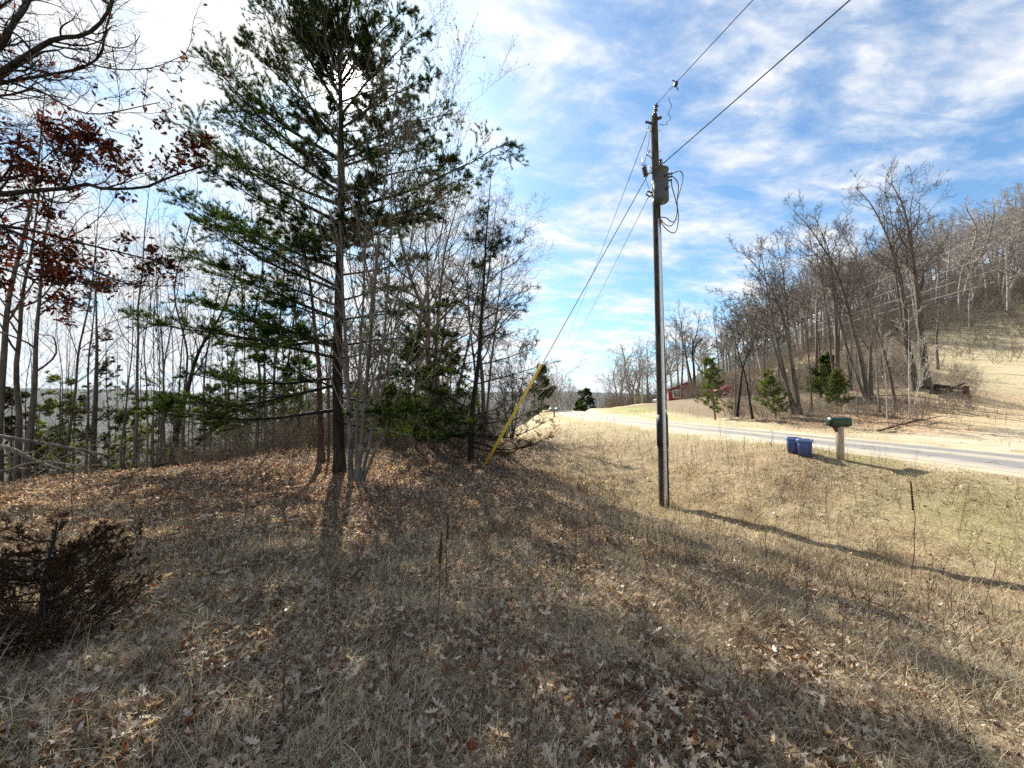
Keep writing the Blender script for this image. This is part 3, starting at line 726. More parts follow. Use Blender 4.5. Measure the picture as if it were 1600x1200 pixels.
# ------------------------------------------------------------------ the oak at the left edge, its trunk outside the frame
def oak():
    rng = np.random.default_rng(50); Y = 5.4
    base = np.array([-9.3, 6.0, 0]); base[2] = tz(base[0], base[1])-.12
    top = base+np.array([0.1, 0.2, 11.0])
    tp = resample(np.array([base, base+[.1, 0, 3.5], base+[-.1, .1, 7], top]), 20); tr = .24*(1-.7*np.linspace(0, 1, 20))
    limbs = [([(-60, 150), (0, 113), (60, 75), (90, 60), (130, 55), (158, 35), (175, 0), (182, -60)], .048, 0),
             ([(-60, 160), (0, 130), (60, 118), (120, 108), (155, 88), (168, 40), (186, -30)], .028, .3),
             ([(-60, 110), (0, 75), (20, 40), (45, 5), (60, -60)], .045, .1),
             ([(-60, 170), (0, 150), (30, 148), (42, 138), (60, 140), (140, 178), (250, 160)], .020, -.3),
             ([(-60, 120), (0, 60), (25, 25), (50, -10), (100, -60)], .03, .5),
             ([(60, 85), (110, 92), (180, 108), (240, 105), (290, 85)], .018, .2),
             ([(-60, 310), (0, 303), (60, 297), (110, 293), (135, 287), (165, 295), (228, 292), (262, 278), (322, 258)], .040, -.2),
             ([(-60, 290), (0, 278), (40, 270), (90, 230), (120, 215)], .018, .5),
             ([(-60, 345), (0, 352), (50, 360), (120, 378), (190, 395), (262, 412)], .028, .2),
             ([(-60, 352), (0, 356), (45, 372), (95, 398), (158, 428), (210, 445), (262, 447)], .026, .6),
             ([(-60, 405), (0, 419), (50, 436), (110, 443), (190, 448)], .020, .1),
             ([(-60, 240), (0, 225), (60, 222), (110, 240), (165, 225)], .016, .9),
             ([(-60, 60), (0, 10), (60, -20)], .03, .9), ([(-60, 200), (0, 190), (50, 205), (110, 200)], .012, .4)]
    SP, SR = [], []
    for px, r, dy in limbs:
        w = np.array([P(a, b, Y+dy) for a, b in px])
        w = np.vstack([tp[np.abs(tp[:, 2]-(w[0][2]-.6)).argmin()], w])
        SP.append(wobble(rng, resample(w, 26), .003)); SR.append(r*(1.5-1.25*np.linspace(0, 1, 26)**.8))
    SP = np.array(SP); SR = np.array(SR)
    b = base.copy(); b[2] += .12
    root = empty('oak_tree', b); tag(root, 'large oak reaching in from the left edge with long limbs and russet leaves', 'oak tree')
    mb = MB(); tubes(mb, tp[None], tr[None], 12); mb.build('trunk', M_bark_dark, root, origin=b)
    mb = MB(); tubes(mb, SP, SR, 7); mb.build('limbs', M_bark_dark, root, origin=b)
    w = .15
    P1, R1 = grow(rng, SP, SR, 20, .25, 1., 42, .20, 8, wob=w, up=.02, rr=.5, rmin=.005, lpow=.4)
    P2, R2 = grow(rng, P1, R1, 6, .2, 1., 45, .5, 6, wob=w*1.2, up=.02, rr=.6, rmin=.003)
    P3, R3 = grow(rng, P2, R2, 4, .2, 1., 45, .55, 5, wob=w*1.3, up=.02, rr=.65, rmin=.0022)
    mb = MB(); tubes(mb, P1, R1, 5); tubes(mb, P2, R2, 4); tubes(mb, P3, R3, 3); mb.build('crown', M_bark_dark, root, origin=b)
    # other limbs of the upper crown, out of frame, which shade the ground
    e = np.concatenate([P3[:, 3], P3[:, -1], P2[:, -1]])
    # leaves hang on the lower limbs (below the bare upper ones)
    py = 600-(FPX*(e[:, 2]-CAMZ)/e[:, 1])-0
    dens = np.where(py > 145, .42, .03)*np.where((py > 225) & (py < 285) & (e[:, 0]/e[:, 1]*FPX+800 > 190), .25, 1)
    cl = vnoise(e[:, 0], e[:, 2], 2.2, 9); dens = dens*sstep(.35, .6, cl)*1.7
    q = rng.uniform(0, 1, len(e)) < dens; e = e[q]
    e = np.repeat(e, 2, axis=0)+rng.normal(size=(2*len(e), 3))*.04
    mb = MB(); inst(mb, OAK[0], OAK[1], e, rotm(rng, len(e)), rng.uniform(.05, .10, len(e)), rng.uniform(0, 1, len(e)))
    mb.build('leaves', M_oakleaf, root, origin=b, smooth=False)
oak()

# ------------------------------------------------------------------ the wood at the left and behind the pine
LW = 'bare trees at the edge of the left wood'
H = hard
def lw(label, Y, stems, radii, mt=M_bark_brown, spec=None, seed=0, **kw):
    return bare_tree('bare_tree', label, Y, stems, radii, spec or H((10, 5, 4), t0=.42, ang=42, ratio=.30, up=.10, rmin=.0036), mt, seed, group=LW, tip=.08, **kw)
lw('thick dark trunk leaning right at the extreme left edge of the wood', 12.5, [[(2, 705), (6, 560), (14, 480), (35, 380), (58, 250), (72, 130)]], [.13], seed=101)
lw('dark forked tree whose two trunks part low, beside the thick leaning trunk at left', 13, [[(30, 712), (28, 620), (34, 530), (46, 430), (60, 320), (66, 230)], [(34, 712), (52, 640), (57, 560), (62, 480), (72, 360), (96, 250)]], [.12, .12], seed=102)
lw('slender tree standing between the forked tree and the feathery young pine', 15, [[(88, 705), (112, 640), (122, 560), (138, 480), (150, 380), (158, 290)]], [.075], seed=103)
lw('thin dark sapling rising through the feathery young pine at left', 15, [[(140, 705), (138, 600), (146, 500), (150, 400), (146, 330)]], [.06], seed=104)
lw('straight thin trunk just right of the feathery young pine', 14.5, [[(190, 708), (196, 640), (202, 560), (206, 480), (214, 380)]], [.045], seed=105)
lw('straight dark trunk in the gap where the blue valley shows', 14, [[(213, 700), (214, 600), (215, 500), (222, 430), (230, 330), (236, 260)]], [.07], seed=106)
lw('pale thin trunk right of the straight one in the valley gap', 16, [[(231, 695), (230, 620), (228, 540), (240, 440), (232, 330)]], [.05], mt=M_bark_warm, seed=107)
lw('thin upright tree with two close stems above the leaf covered rise', 16, [[(252, 692), (253, 610), (252, 540), (246, 460), (262, 350)], [(260, 692), (261, 600), (264, 520), (280, 430), (290, 340)]], [.065, .05], seed=108)
lw('dark trunk leaning strongly right over the leaf covered rise', 14.5, [[(262, 712), (280, 660), (296, 600), (312, 545), (350, 480), (380, 390)]], [.13], mt=M_bark_dark, seed=109)
lw('tall thin tree arching above the left limbs of the tall pine', 17, [[(284, 690), (288, 600), (290, 540), (272, 460), (290, 380), (310, 290), (300, 240)]], [.075], seed=110)
lw('slim tree behind the bright green lowest pine bough', 18, [[(322, 690), (320, 600), (330, 500), (350, 400), (340, 300)]], [.07], seed=111)
lw('grey tree half hidden behind the lower left pine boughs', 19, [[(352, 690), (358, 600), (380, 480), (372, 380), (392, 270)]], [.08], mt=M_bark_warm, seed=112)
lw('straight dark tree left of the reddish trunk behind the pine', 17, [[(402, 690), (404, 600), (400, 500), (410, 400), (404, 300)]], [.09], seed=113)
lw('twin stemmed tree seen through the middle of the pine', 17.5, [[(430, 690), (428, 600), (440, 480), (446, 360), (430, 250)], [(436, 690), (446, 600), (462, 480), (480, 360), (500, 260)]], [.08, .07], seed=114)
lw('reddish brown trunk close on the left of the pine trunk', 12.0, [[(502, 722), (499, 640), (497, 560), (490, 460), (470, 360), (452, 270)]], [.105], mt=M_bark_red, seed=115)
lw('thin stem against the left side of the pine trunk', 12.3, [[(513, 724), (514, 640), (508, 540), (512, 440), (500, 340)]], [.04], seed=116)
BT = H((18, 8, 5, 2), t0=.30, ang=46, ratio=.34, up=.08, rmin=.004)
lw('warm brown tree forking into three above the dark pine clump', 15, [[(676, 705), (672, 620), (668, 540), (664, 495), (640, 430), (622, 350), (612, 270)], [(664, 495), (668, 430), (664, 360), (676, 290)], [(664, 495), (688, 440), (700, 370), (728, 280)], [(668, 520), (700, 470), (722, 420), (738, 360)]], [.17, .12, .12, .09], mt=M_bark_warm, seed=117, forked=True, spec=BT)
lw('bare tree with a rounded twiggy crown just right of the pine', 17, [[(756, 700), (754, 600), (748, 520), (762, 440), (770, 370), (776, 310)], [(750, 530), (730, 450), (738, 380), (745, 320)], [(752, 500), (782, 440), (800, 370), (806, 330)]], [.12, .08, .07], seed=118, forked=True, spec=H((20, 8, 6, 2), t0=.30, ang=50, ratio=.34, up=.06, rmin=.004))
lw('leaning bare tree crossing behind the drooping conifer', 16, [[(700, 700), (712, 620), (730, 540), (744, 470), (760, 400), (790, 350)]], [.09], mt=M_bark_warm, seed=119)
lw('bushy low bare tree between the drooping conifer and the road', 21, [[(800, 668), (800, 620), (796, 570), (790, 520)], [(800, 668), (812, 620), (820, 570), (828, 530)], [(800, 668), (786, 620), (776, 570), (765, 520)]], [.06, .06, .05], seed=120, spec=H((14, 8, 7), t0=.15, ang=42, ratio=.40, up=.06, rmin=.009))
lw('thin tree behind the reddish trunk, with a slight lean left', 20, [[(472, 690), (470, 600), (462, 500), (455, 400), (440, 320)]], [.07], seed=121)
lw('slender grey tree behind the clump of pale stems', 18, [[(604, 690), (606, 600), (612, 500), (600, 400), (610, 300)]], [.07], mt=M_bark_warm, seed=122)
lw('reddish trunk low between the pale stems and drooping conifer', 17, [[(672, 690), (674, 640), (670, 580), (684, 500), (690, 420)]], [.09], mt=M_bark_red, seed=123)

def small_conifer(name, label, bx, by, Y, topy, spread, seed, mt, tufts, sc, nl=40, group=None, cat='young pine', lean=0, topx=None, **kw):
    rng = np.random.default_rng(seed)
    b = P(bx, by, Y); b[2] = tz(b[0], b[1])-.1
    t = P(topx or bx+lean, topy, Y)
    tr = np.array([b, (b+t)/2+np.array([rng.normal()*.03, 0, 0]), t]); h = t[2]-b[2]
    limbs = []
    for i in range(nl):
        f = rng.uniform(.12, .97)**.9 if i > 3 else .97; ln = spread*(1-f*.82)*rng.uniform(.6, 1.15)*(1 if f > .2 else .7); a = i*2.4+rng.uniform(0, .6)
        p0 = b+(t-b)*f; p2 = p0+np.array([math.cos(a)*ln, math.sin(a)*ln, ln*rng.uniform(.05, .75)+rng.normal()*.1]); limbs.append([p0, (p0+p2)/2+np.array([0, 0, -.08*ln]), p2])
    kw.setdefault('nsub', 15); kw.setdefault('nsub2', 5); kw.setdefault('ntuft', 3); nl = int(nl*(1.4 if tufts is TUFT_P else 1.0)); sc = sc*.70
    return conifer(name, label, tr, max(.03, h*.014), limbs, seed, mt, tufts, M_bark_brown, cat=cat, group=group, sc=sc, flat=.4, rmin=.007, **kw)
LP = 'conifers on the slope below the left wood'
small_conifer('young_pine', 'feathery see-through young pine in the left wood, taller than its neighbours', 150, 712, 16, 440, 2.3, 201, M_needle2, TUFT_P, 1.3, 44, LP)
small_conifer('young_pine', 'low green pine filling the gap under the feathery young pine', 95, 712, 17, 590, 2.4, 202, M_needle3, TUFT_P, 1.5, 40, LP)
small_conifer('young_pine', 'yellow green young pine right of the feathery pine, below the skyline', 196, 708, 18, 640, 2.2, 203, M_needle3, TUFT_P, 1.6, 36, LP)
small_conifer('young_pine', 'green pine low behind the dark trunk that leans right', 330, 700, 20, 600, 2.6, 204, M_needle, TUFT_P, 1.8, 40, LP)
small_conifer('young_pine', 'dark pine behind the lowest left boughs of the tall pine', 415, 700, 19, 490, 3.0, 205, M_needle, TUFT_P, 1.8, 44, LP)
small_conifer('young_pine', 'green pine behind the foot of the tall pine trunk', 470, 700, 22, 560, 3.2, 206, M_needle3, TUFT_P, 1.9, 44, LP)
small_conifer('young_pine', 'small pine at the extreme left edge beyond the fallen branches', 20, 705, 15, 610, 1.9, 207, M_needle2, TUFT_P, 1.5, 36, LP)
small_conifer('young_pine', 'full green pine between the pale stems and the drooping conifer', 650, 692, 14.5, 520, 1.7, 208, M_needle, TUFT_P, 1.35, 50, LP)
small_conifer('young_pine', 'low green pine right behind the clump of pale stems', 610, 690, 17, 610, 2.2, 209, M_needle3, TUFT_P, 1.5, 40, LP)
small_conifer('young_pine', 'yellow tinged pine left of the drooping conifer trunk', 705, 690, 16, 545, 1.6, 210, M_needle3, TUFT_P, 1.4, 40, LP)

for i, (px, Y, top, lb) in enumerate([(62, 19, 632, 'short yellow green pine low between the forked tree and the feathery pine'), (118, 21, 618, 'small green pine on the slope directly below the feathery pine'), (238, 22, 640, 'small pine low in the gap where the blue valley shows'),
    (272, 21, 628, 'green pine low beside the foot of the leaning trunk'), (372, 24, 590, 'green pine further down the slope behind the lowest bough'), (556, 24, 600, 'yellow green pine seen low through the pale stems'), (690, 23, 610, 'small green pine low left of the drooping conifer')]):
    small_conifer('young_pine', lb, px, 700, Y, top, 2.5, 220+i, [M_needle3, M_needle][i % 2], TUFT_P, 1.9, 34, LP)

_rg = np.random.default_rng(90)
for i in range(40):
    px = _rg.uniform(-10, 500); Y = _rg.uniform(15, 21); py = 700; top = _rg.uniform(330, 520); l = _rg.normal()*18
    bare_tree('sapling', 'thin bare sapling, one of the screen of stems filling the left wood', Y, [[(px, py), (px+l*.4, (2*py+top)/3), (px+l*.5+_rg.normal()*5, (py+2*top)/3), (px+l, top)]], [_rg.uniform(.025, .05)], hard((9, 5, 3), t0=.2, ang=36, ratio=.30, up=.12, rmin=.004), [M_bark_brown, M_bark_warm][i % 2], 700+i, cat='sapling', group='thin saplings in the left wood', tip=.1)

# ------------------------------------------------------------------ right of the road: bare trees on the bank
RW = 'bare trees on the bank right of the road'
def rw(label, Y, stems, radii, mt=M_bark_brown, spec=None, seed=0, **kw):
    radii = [q*.80 for q in radii]; kw.setdefault('tip', .07)
    return bare_tree('bare_tree', label, Y, stems, radii, spec or H((15, 7, 5, 2), t0=.42, ang=40, ratio=.27, up=.10, rmin=.0085), mt, seed, group=RW, **kw)
rw('tallest and thickest bare tree above the log pile, right hand of a pair', 27, [[(1447, 606), (1440, 520), (1432, 440), (1421, 370), (1410, 320), (1392, 285)], [(1432, 440), (1424, 360), (1426, 310), (1438, 282)]], [.36, .16], seed=301, forked=True, mt=M_bark_brown)
rw('tall bare tree with a crooked top just left of the thickest tree', 27, [[(1430, 602), (1418, 520), (1404, 430), (1386, 370), (1362, 320), (1336, 292)], [(1400, 420), (1392, 340), (1372, 290)]], [.26, .14], seed=302, forked=True)
rw('bare tree leaning left with a long bare trunk behind the green post box', 26, [[(1356, 596), (1340, 540), (1322, 470), (1300, 410), (1268, 360), (1240, 330)], [(1322, 470), (1290, 420), (1256, 400), (1222, 392)]], [.24, .14], seed=303, forked=True)
rw('upright bare tree with a broad crown left of the long leaning trunk', 28, [[(1306, 588), (1307, 520), (1302, 450), (1294, 390), (1276, 345)], [(1304, 470), (1282, 420), (1252, 380), (1238, 350)], [(1303, 480), (1316, 420), (1330, 370)]], [.24, .14, .12], seed=304, forked=True)
rw('thin leaning tree that starts right of the bright green bush', 24, [[(1400, 614), (1384, 560), (1366, 500), (1352, 440), (1330, 390), (1310, 352)]], [.13], seed=305)
rw('short stout broken trunk between the leaning trees', 28, [[(1358, 596), (1360, 560), (1362, 530), (1366, 500)]], [.27], seed=306, spec=H((6, 5, 4), t0=.5, ang=40, ratio=.6, up=.12, rmin=.012))
rw('dark bare tree leaning left behind the bushy roadside pine', 24, [[(1250, 640), (1238, 570), (1226, 510), (1206, 455), (1180, 415), (1158, 392)], [(1228, 520), (1190, 480), (1160, 460), (1140, 455)]], [.19, .12], seed=307, forked=True)
rw('twin trunked bare tree rising straight beside the dark leaning one', 24.5, [[(1246, 632), (1236, 560), (1228, 480), (1222, 420), (1214, 372)], [(1240, 632), (1220, 560), (1204, 490), (1196, 430), (1186, 380)]], [.15, .14], seed=308)
rw('slender bare tree with a narrow crown right of the twin trunked tree', 25, [[(1268, 622), (1264, 560), (1262, 500), (1268, 440), (1262, 390)]], [.09], seed=309)
rw('dark crooked tree crossing its neighbour behind the roadside pine', 24, [[(1176, 636), (1166, 596), (1158, 566), (1148, 530), (1130, 490)]], [.10], mt=M_bark_dark, seed=310)
rw('dark tree leaning right across the crooked one', 26, [[(1150, 614), (1160, 580), (1172, 548), (1186, 510), (1198, 470)]], [.13], mt=M_bark_dark, seed=311)
rw('bare tree behind the round dark green bush', 30, [[(1282, 604), (1280, 550), (1276, 500), (1290, 450), (1298, 420)]], [.12], seed=312)
rw('thin grey tree low beside the driveway, left of the pale sapling', 23, [[(1374, 628), (1370, 580), (1362, 520), (1356, 470)]], [.08], mt=M_bark_warm, seed=313)
rw('pale whitish sapling standing in front of the thickest tree', 20.5, [[(1421, 652), (1421, 600), (1420, 540), (1420, 476)], [(1423, 640), (1440, 590), (1462, 545)], [(1423, 620), (1438, 570), (1448, 520)]], [.055, .03, .03], mt=M_birch, seed=314, spec=H((9, 5, 3), t0=.35, ang=38, ratio=.26, up=.12, rmin=.010))
rw('thin pale sapling left of the whitish one', 21, [[(1386, 652), (1384, 600), (1378, 550), (1376, 520)]], [.04], mt=M_birch, seed=315, spec=H((9, 5, 3), t0=.35, ang=38, ratio=.26, up=.12, rmin=.009))
rw('slim sapling between the green post box and the driveway', 22, [[(1340, 652), (1338, 610), (1334, 560), (1330, 520)]], [.04], mt=M_bark_warm, seed=316, spec=H((9, 5, 3), t0=.3, ang=38, ratio=.28, up=.12, rmin=.009))
rw('thin bare tree just right of the tallest roadside pine', 30, [[(1148, 606), (1150, 560), (1146, 510), (1138, 470)]], [.09], seed=317)
rw('bare tree over the right end of the red cabin', 58, [[(1086, 622), (1084, 580), (1082, 545), (1090, 515), (1092, 490)], [(1084, 560), (1066, 530), (1054, 505)]], [.34, .24], mt=M_bark_dark, seed=318, forked=True)
rw('tall straight tree in front of the red cabin', 52, [[(1065, 626), (1066, 580), (1066, 530), (1062, 495), (1058, 478)]], [.22], seed=319)
rw('bare tree between the red cabin and the tallest roadside pine', 46, [[(1124, 604), (1122, 560), (1118, 520), (1112, 480)]], [.14], seed=320)
rw('leaning bare tree behind the round dark green bush, thin and forked', 32, [[(1330, 590), (1322, 540), (1308, 480), (1300, 430)], [(1320, 530), (1334, 480), (1344, 430)]], [.12, .08], seed=321, forked=True)
for i, (px, py, Y, top, r, lb) in enumerate([
    (1172, 610, 40, 470, .12, 'bare tree in the thin row behind the crossing trees, left one'), (1196, 606, 40, 440, .13, 'bare tree in the thin row behind the crossing trees, middle one'),
    (1218, 604, 38, 430, .12, 'bare tree in the thin row behind the crossing trees, right one'), (1378, 590, 38, 430, .14, 'bare tree rising behind the short broken trunk'),
    (1466, 588, 40, 400, .16, 'bare tree close behind the thickest tree, to its right'), (1340, 588, 42, 420, .15, 'bare tree far behind the long leaning trunk')]):
    rw(lb, Y, [[(px, py), (px-2, (py*2+top)/3), (px+3, (py+top*2)/3), (px-4, top)]], [r], seed=330+i, spec=H((17, 8, 6), t0=.3, ang=44, ratio=.34, up=.10, rmin=.016))

RP_ = 'young pines on the bank right of the road'
small_conifer('young_pine', 'tallest green roadside pine with a single thin trunk, next to the red cabin', 1118, 652, 26, 562, 1.45, 401, M_needle3, TUFT_Y, .95, 74, RP_, topx=1108, nsub=13)
small_conifer('young_pine', 'leggy green pine with a sparse top left of the bins', 1213, 650, 24, 584, 1.25, 402, M_needle3, TUFT_Y, 1.0, 46, RP_, topx=1200)
small_conifer('young_pine', 'bright green bushy pine directly above the green post box', 1307, 632, 24, 582, .95, 403, M_needle3, TUFT_Y, .95, 56, RP_)
small_conifer('young_pine', 'round dark green bush behind the bright green pine', 1291, 604, 29, 558, 1.7, 404, M_needle, TUFT_Y, 1.2, 70, RP_)

# ------------------------------------------------------------------ shared trees for the far woods
def proto(seed, h, spec, stems=1, mt=M_bark_brown, r=.18):
    rng = np.random.default_rng(seed); W = []
    for k in range(stems):
        a = rng.uniform(0, 6.3); l = rng.uniform(.04, .14)*(1 if stems == 1 else 2)
        W.append(np.array([[0, 0, -.3], [math.cos(a)*l*h*.3, math.sin(a)*l*h*.3, h*.35], [math.cos(a+.4)*l*h*.8, math.sin(a+.4)*l*h*.8, h*.7], [math.cos(a)*l*h, math.sin(a)*l*h, h*rng.uniform(.92, 1.0)]]))
    W = np.array([wobble(rng, resample(w, 16), .012) for w in W]); SR = np.array([r*(1-.8*np.linspace(0, 1, 16)) for _ in W])
    a = MB(); tubes(a, W, SR, 6)
    b = MB()
    for i, (p, q) in enumerate(crown_of(rng, W, SR, spec)): tubes(b, p, q, [4, 3, 3, 3][i])
    to = a.build('trunk', mt); co = b.build('crown', mt)
    me = (to.data, co.data); bpy.data.objects.remove(to); bpy.data.objects.remove(co)
    return me
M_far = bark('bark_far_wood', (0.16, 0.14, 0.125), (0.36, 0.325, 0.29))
PS = hard((15, 7, 5), t0=.34, ang=45, ratio=.40, up=.08, rmin=.022, wob=.14)
FARP = [proto(500+i, 14, [dict(q) for q in PS], 1+(i % 3 == 2), M_far, r=.24) for i in range(8)]
_fi = [0]
def far_tree(me, x, y, h, rz, label, group, w=1.0, name='bare_tree', cat='bare tree'):
    root = empty(name, (x, y, tz(x, y)), rz); tag(root, label, cat, group); root.scale = (h/14*w, h/14*w, h/14)
    for m, nm in zip(me, ('trunk', 'crown')):
        o = bpy.data.objects.new(nm, m); COL.objects.link(o); o.parent = root
    return root
def hill_wood():
    rng = np.random.default_rng(61); pts = []
    tries = 0
    while len(pts) < 165 and tries < 9000:
        tries += 1
        u = rng.uniform(0, 1); px = 1090+620*rng.uniform(0, 1)**.75; Y = rng.uniform(40, 120)
        x = (px-800)/FPX*Y; y = Y; z = tz(x, y)
        # stay on the slope above the clearing
        py = 625-(z-CAMZ)/Y*FPX
        if py > (592 if px < 1200 else 566-(px-1200)*.15) or z > 44: continue
        if px < 1180 and Y < 90: continue
        if any((x-a)**2+(y-b)**2 < (3.0+Y*.026)**2 for a, b in pts): continue
        pts.append((x, y)); h = rng.uniform(12, 17.5)*(1 if Y > 60 else .8)
        far_tree(FARP[int(rng.integers(0, 8))], x, y, h, rng.uniform(0, 6.3), 'grey bare tree, one of many packed on the hillside wood above the clearing', 'wood on the hillside', w=rng.uniform(.95, 1.3))
hill_wood()
def distant_wood():
    rng = np.random.default_rng(64); mb = MB()
    S = hard((12, 5, 4), t0=.3, ang=47, ratio=.42, up=.07, rmin=.05, wob=.14)
    kinds = []
    for i in range(4):
        me = proto(540+i, 14, S, 1, M_far, r=.24); vs = []; fs = []; n = 0
        for m in me:
            v = np.zeros(len(m.vertices)*3, np.float32); m.vertices.foreach_get('co', v); v = v.reshape(-1, 3)
            li = np.zeros(len(m.loops), np.int32); m.loops.foreach_get('vertex_index', li); fs.append(li.reshape(-1, 4)+n); vs.append(v); n += len(v)
            bpy.data.meshes.remove(m)
        kinds.append((np.concatenate(vs), np.concatenate(fs)))
    pts = []
    for _ in range(4000):
        px = 1060+680*rng.uniform(0, 1); Y = rng.uniform(100, 290); x = (px-800)/FPX*Y; z = tz(x, Y); py = 625-(z-CAMZ)/Y*FPX
        if py > 592 or len(pts) >= 160: continue
        if any((x-a)**2+(Y-c)**2 < (1.5+Y*.028)**2 for a, c in pts): continue
        pts.append((x, Y)); V, F = kinds[int(rng.integers(0, 4))]; a = rng.uniform(0, 6.3); s = rng.uniform(.75, 1.0); ca, sa = math.cos(a), math.sin(a)
        W = V@np.array([[ca, sa, 0], [-sa, ca, 0], [0, 0, 1]])*[s*1.15, s*1.15, s]+[x, Y, z]; mb.add(W, [F])
    tag(mb.build('distant_wood', M_far), 'far bare trees merging into one grey wood along the ridge', 'wood', kind='stuff')
distant_wood()
def road_ends():
    rng = np.random.default_rng(62)
    # cluster right of the road end
    for i, (px, Y, top) in enumerate([(960, 78, 560), (972, 74, 540), (984, 80, 548), (998, 76, 556), (1012, 84, 534), (1026, 80, 542), (966, 90, 570), (1040, 88, 530), (1052, 92, 520), (954, 84, 596), (990, 95, 560), (1078, 86, 505), (1060, 74, 500), (1100, 95, 520), (1016, 72, 570)]):
        x = (px-800)/FPX*Y; g = tz(x, Y); h = (CAMZ+(625-top)/FPX*Y)-g
        far_tree(FARP[i % 8], x, Y, h, rng.uniform(0, 6), 'bare tree, one of the dense stand right of where the road ends', 'stand right of the road end', w=1.25 if h < 14 else 1.0)
    for i, (px, Y, top) in enumerate([(842, 48, 590), (850, 60, 586), (858, 66, 592), (866, 74, 588), (874, 82, 592), (882, 88, 596), (890, 92, 598), (898, 98, 604), (906, 104, 608), (846, 76, 584), (862, 90, 590), (886, 70, 606), (836, 58, 580), (922, 120, 614), (930, 125, 616)]):
        x = (px-800)/FPX*Y; g = tz(x, Y); h = (CAMZ+(625-top)/FPX*Y)-g
        far_tree(FARP[(i*3+1) % 8], x, Y, h, rng.uniform(0, 6), 'bare tree, one of the dark row left of where the road ends', 'row left of the road end', w=1.3 if h < 12 else .9)
    for i, (px, Y, top, sp, lb) in enumerate([(846, 52, 574, 2.2, 'shaggy pine at the left start of the dark row by the road'), (917, 92, 608, 3.6, 'dark pine at the right end of the row, beside the valley gap'), (908, 96, 612, 3.4, 'smaller dark pine close left of the one at the row end')]):
        small_conifer('far_pine', lb, px, 640, Y, top, sp, 420+i, M_needle, TUFT_F, 1.0, 46, 'pines in the row left of the road end', nsub=12, nsub2=5, ntuft=3)
road_ends()
def valley_wood():
    rng = np.random.default_rng(63)
    for i in range(42):
        px = rng.uniform(-40, 700); Y = rng.uniform(21, 38); x = (px-800)/FPX*Y
        far_tree(FARP[int(rng.integers(0, 8))], x, Y, rng.uniform(8, 12), rng.uniform(0, 6.3), 'bare tree, one of many lower down the slope beyond the left wood', 'wood on the slope below the rise', w=1.1)
valley_wood()

# ------------------------------------------------------------------ utility pole and what hangs on it
M_pole = bark('pole_wood', (0.018, 0.015, 0.012), (0.09, 0.078, 0.06), 14)
M_galv = simple('galvanised', (0.72, 0.73, 0.78), .38, .85, noise=.25, nscale=30)
M_tank = simple('transformer_paint', (0.06, 0.068, 0.072), .5, 0.0, noise=.15, nscale=8)
M_black = simple('black_rubber', (0.012, 0.012, 0.013), .6)
M_porc = simple('brown_porcelain', (0.05, 0.028, 0.02), .25)
M_wire = simple('wire', (0.03, 0.03, 0.032), .9)
M_yel = simple('yellow_plastic', (0.86, 0.62, 0.08), .55, noise=.35, nscale=9, stretch=(3, 3, .6))
PB = P(1038, 788, 10.6); PB[2] = tz(PB[0], PB[1]); PT = P(1022, 183, 10.6)
def pax(h): return PB+(PT-PB)*((h-PB[2])/(PT[2]-PB[2]))      # the pole's axis at height h
def pz(py): return P(1030, py, 10.6)[2]
def disc_stack(mb, a, b, n, r):
    a = np.array(a, float); b = np.array(b, float)
    ts = []; rs = []
    for i in range(n):
        ts += [i/n, (i+.35)/n, (i+.7)/n]; rs += [r*.45, r, r*.45]
    ts.append(1); rs.append(r*.4)
    tube(mb, [a+(b-a)*t for t in ts], rs, 12)
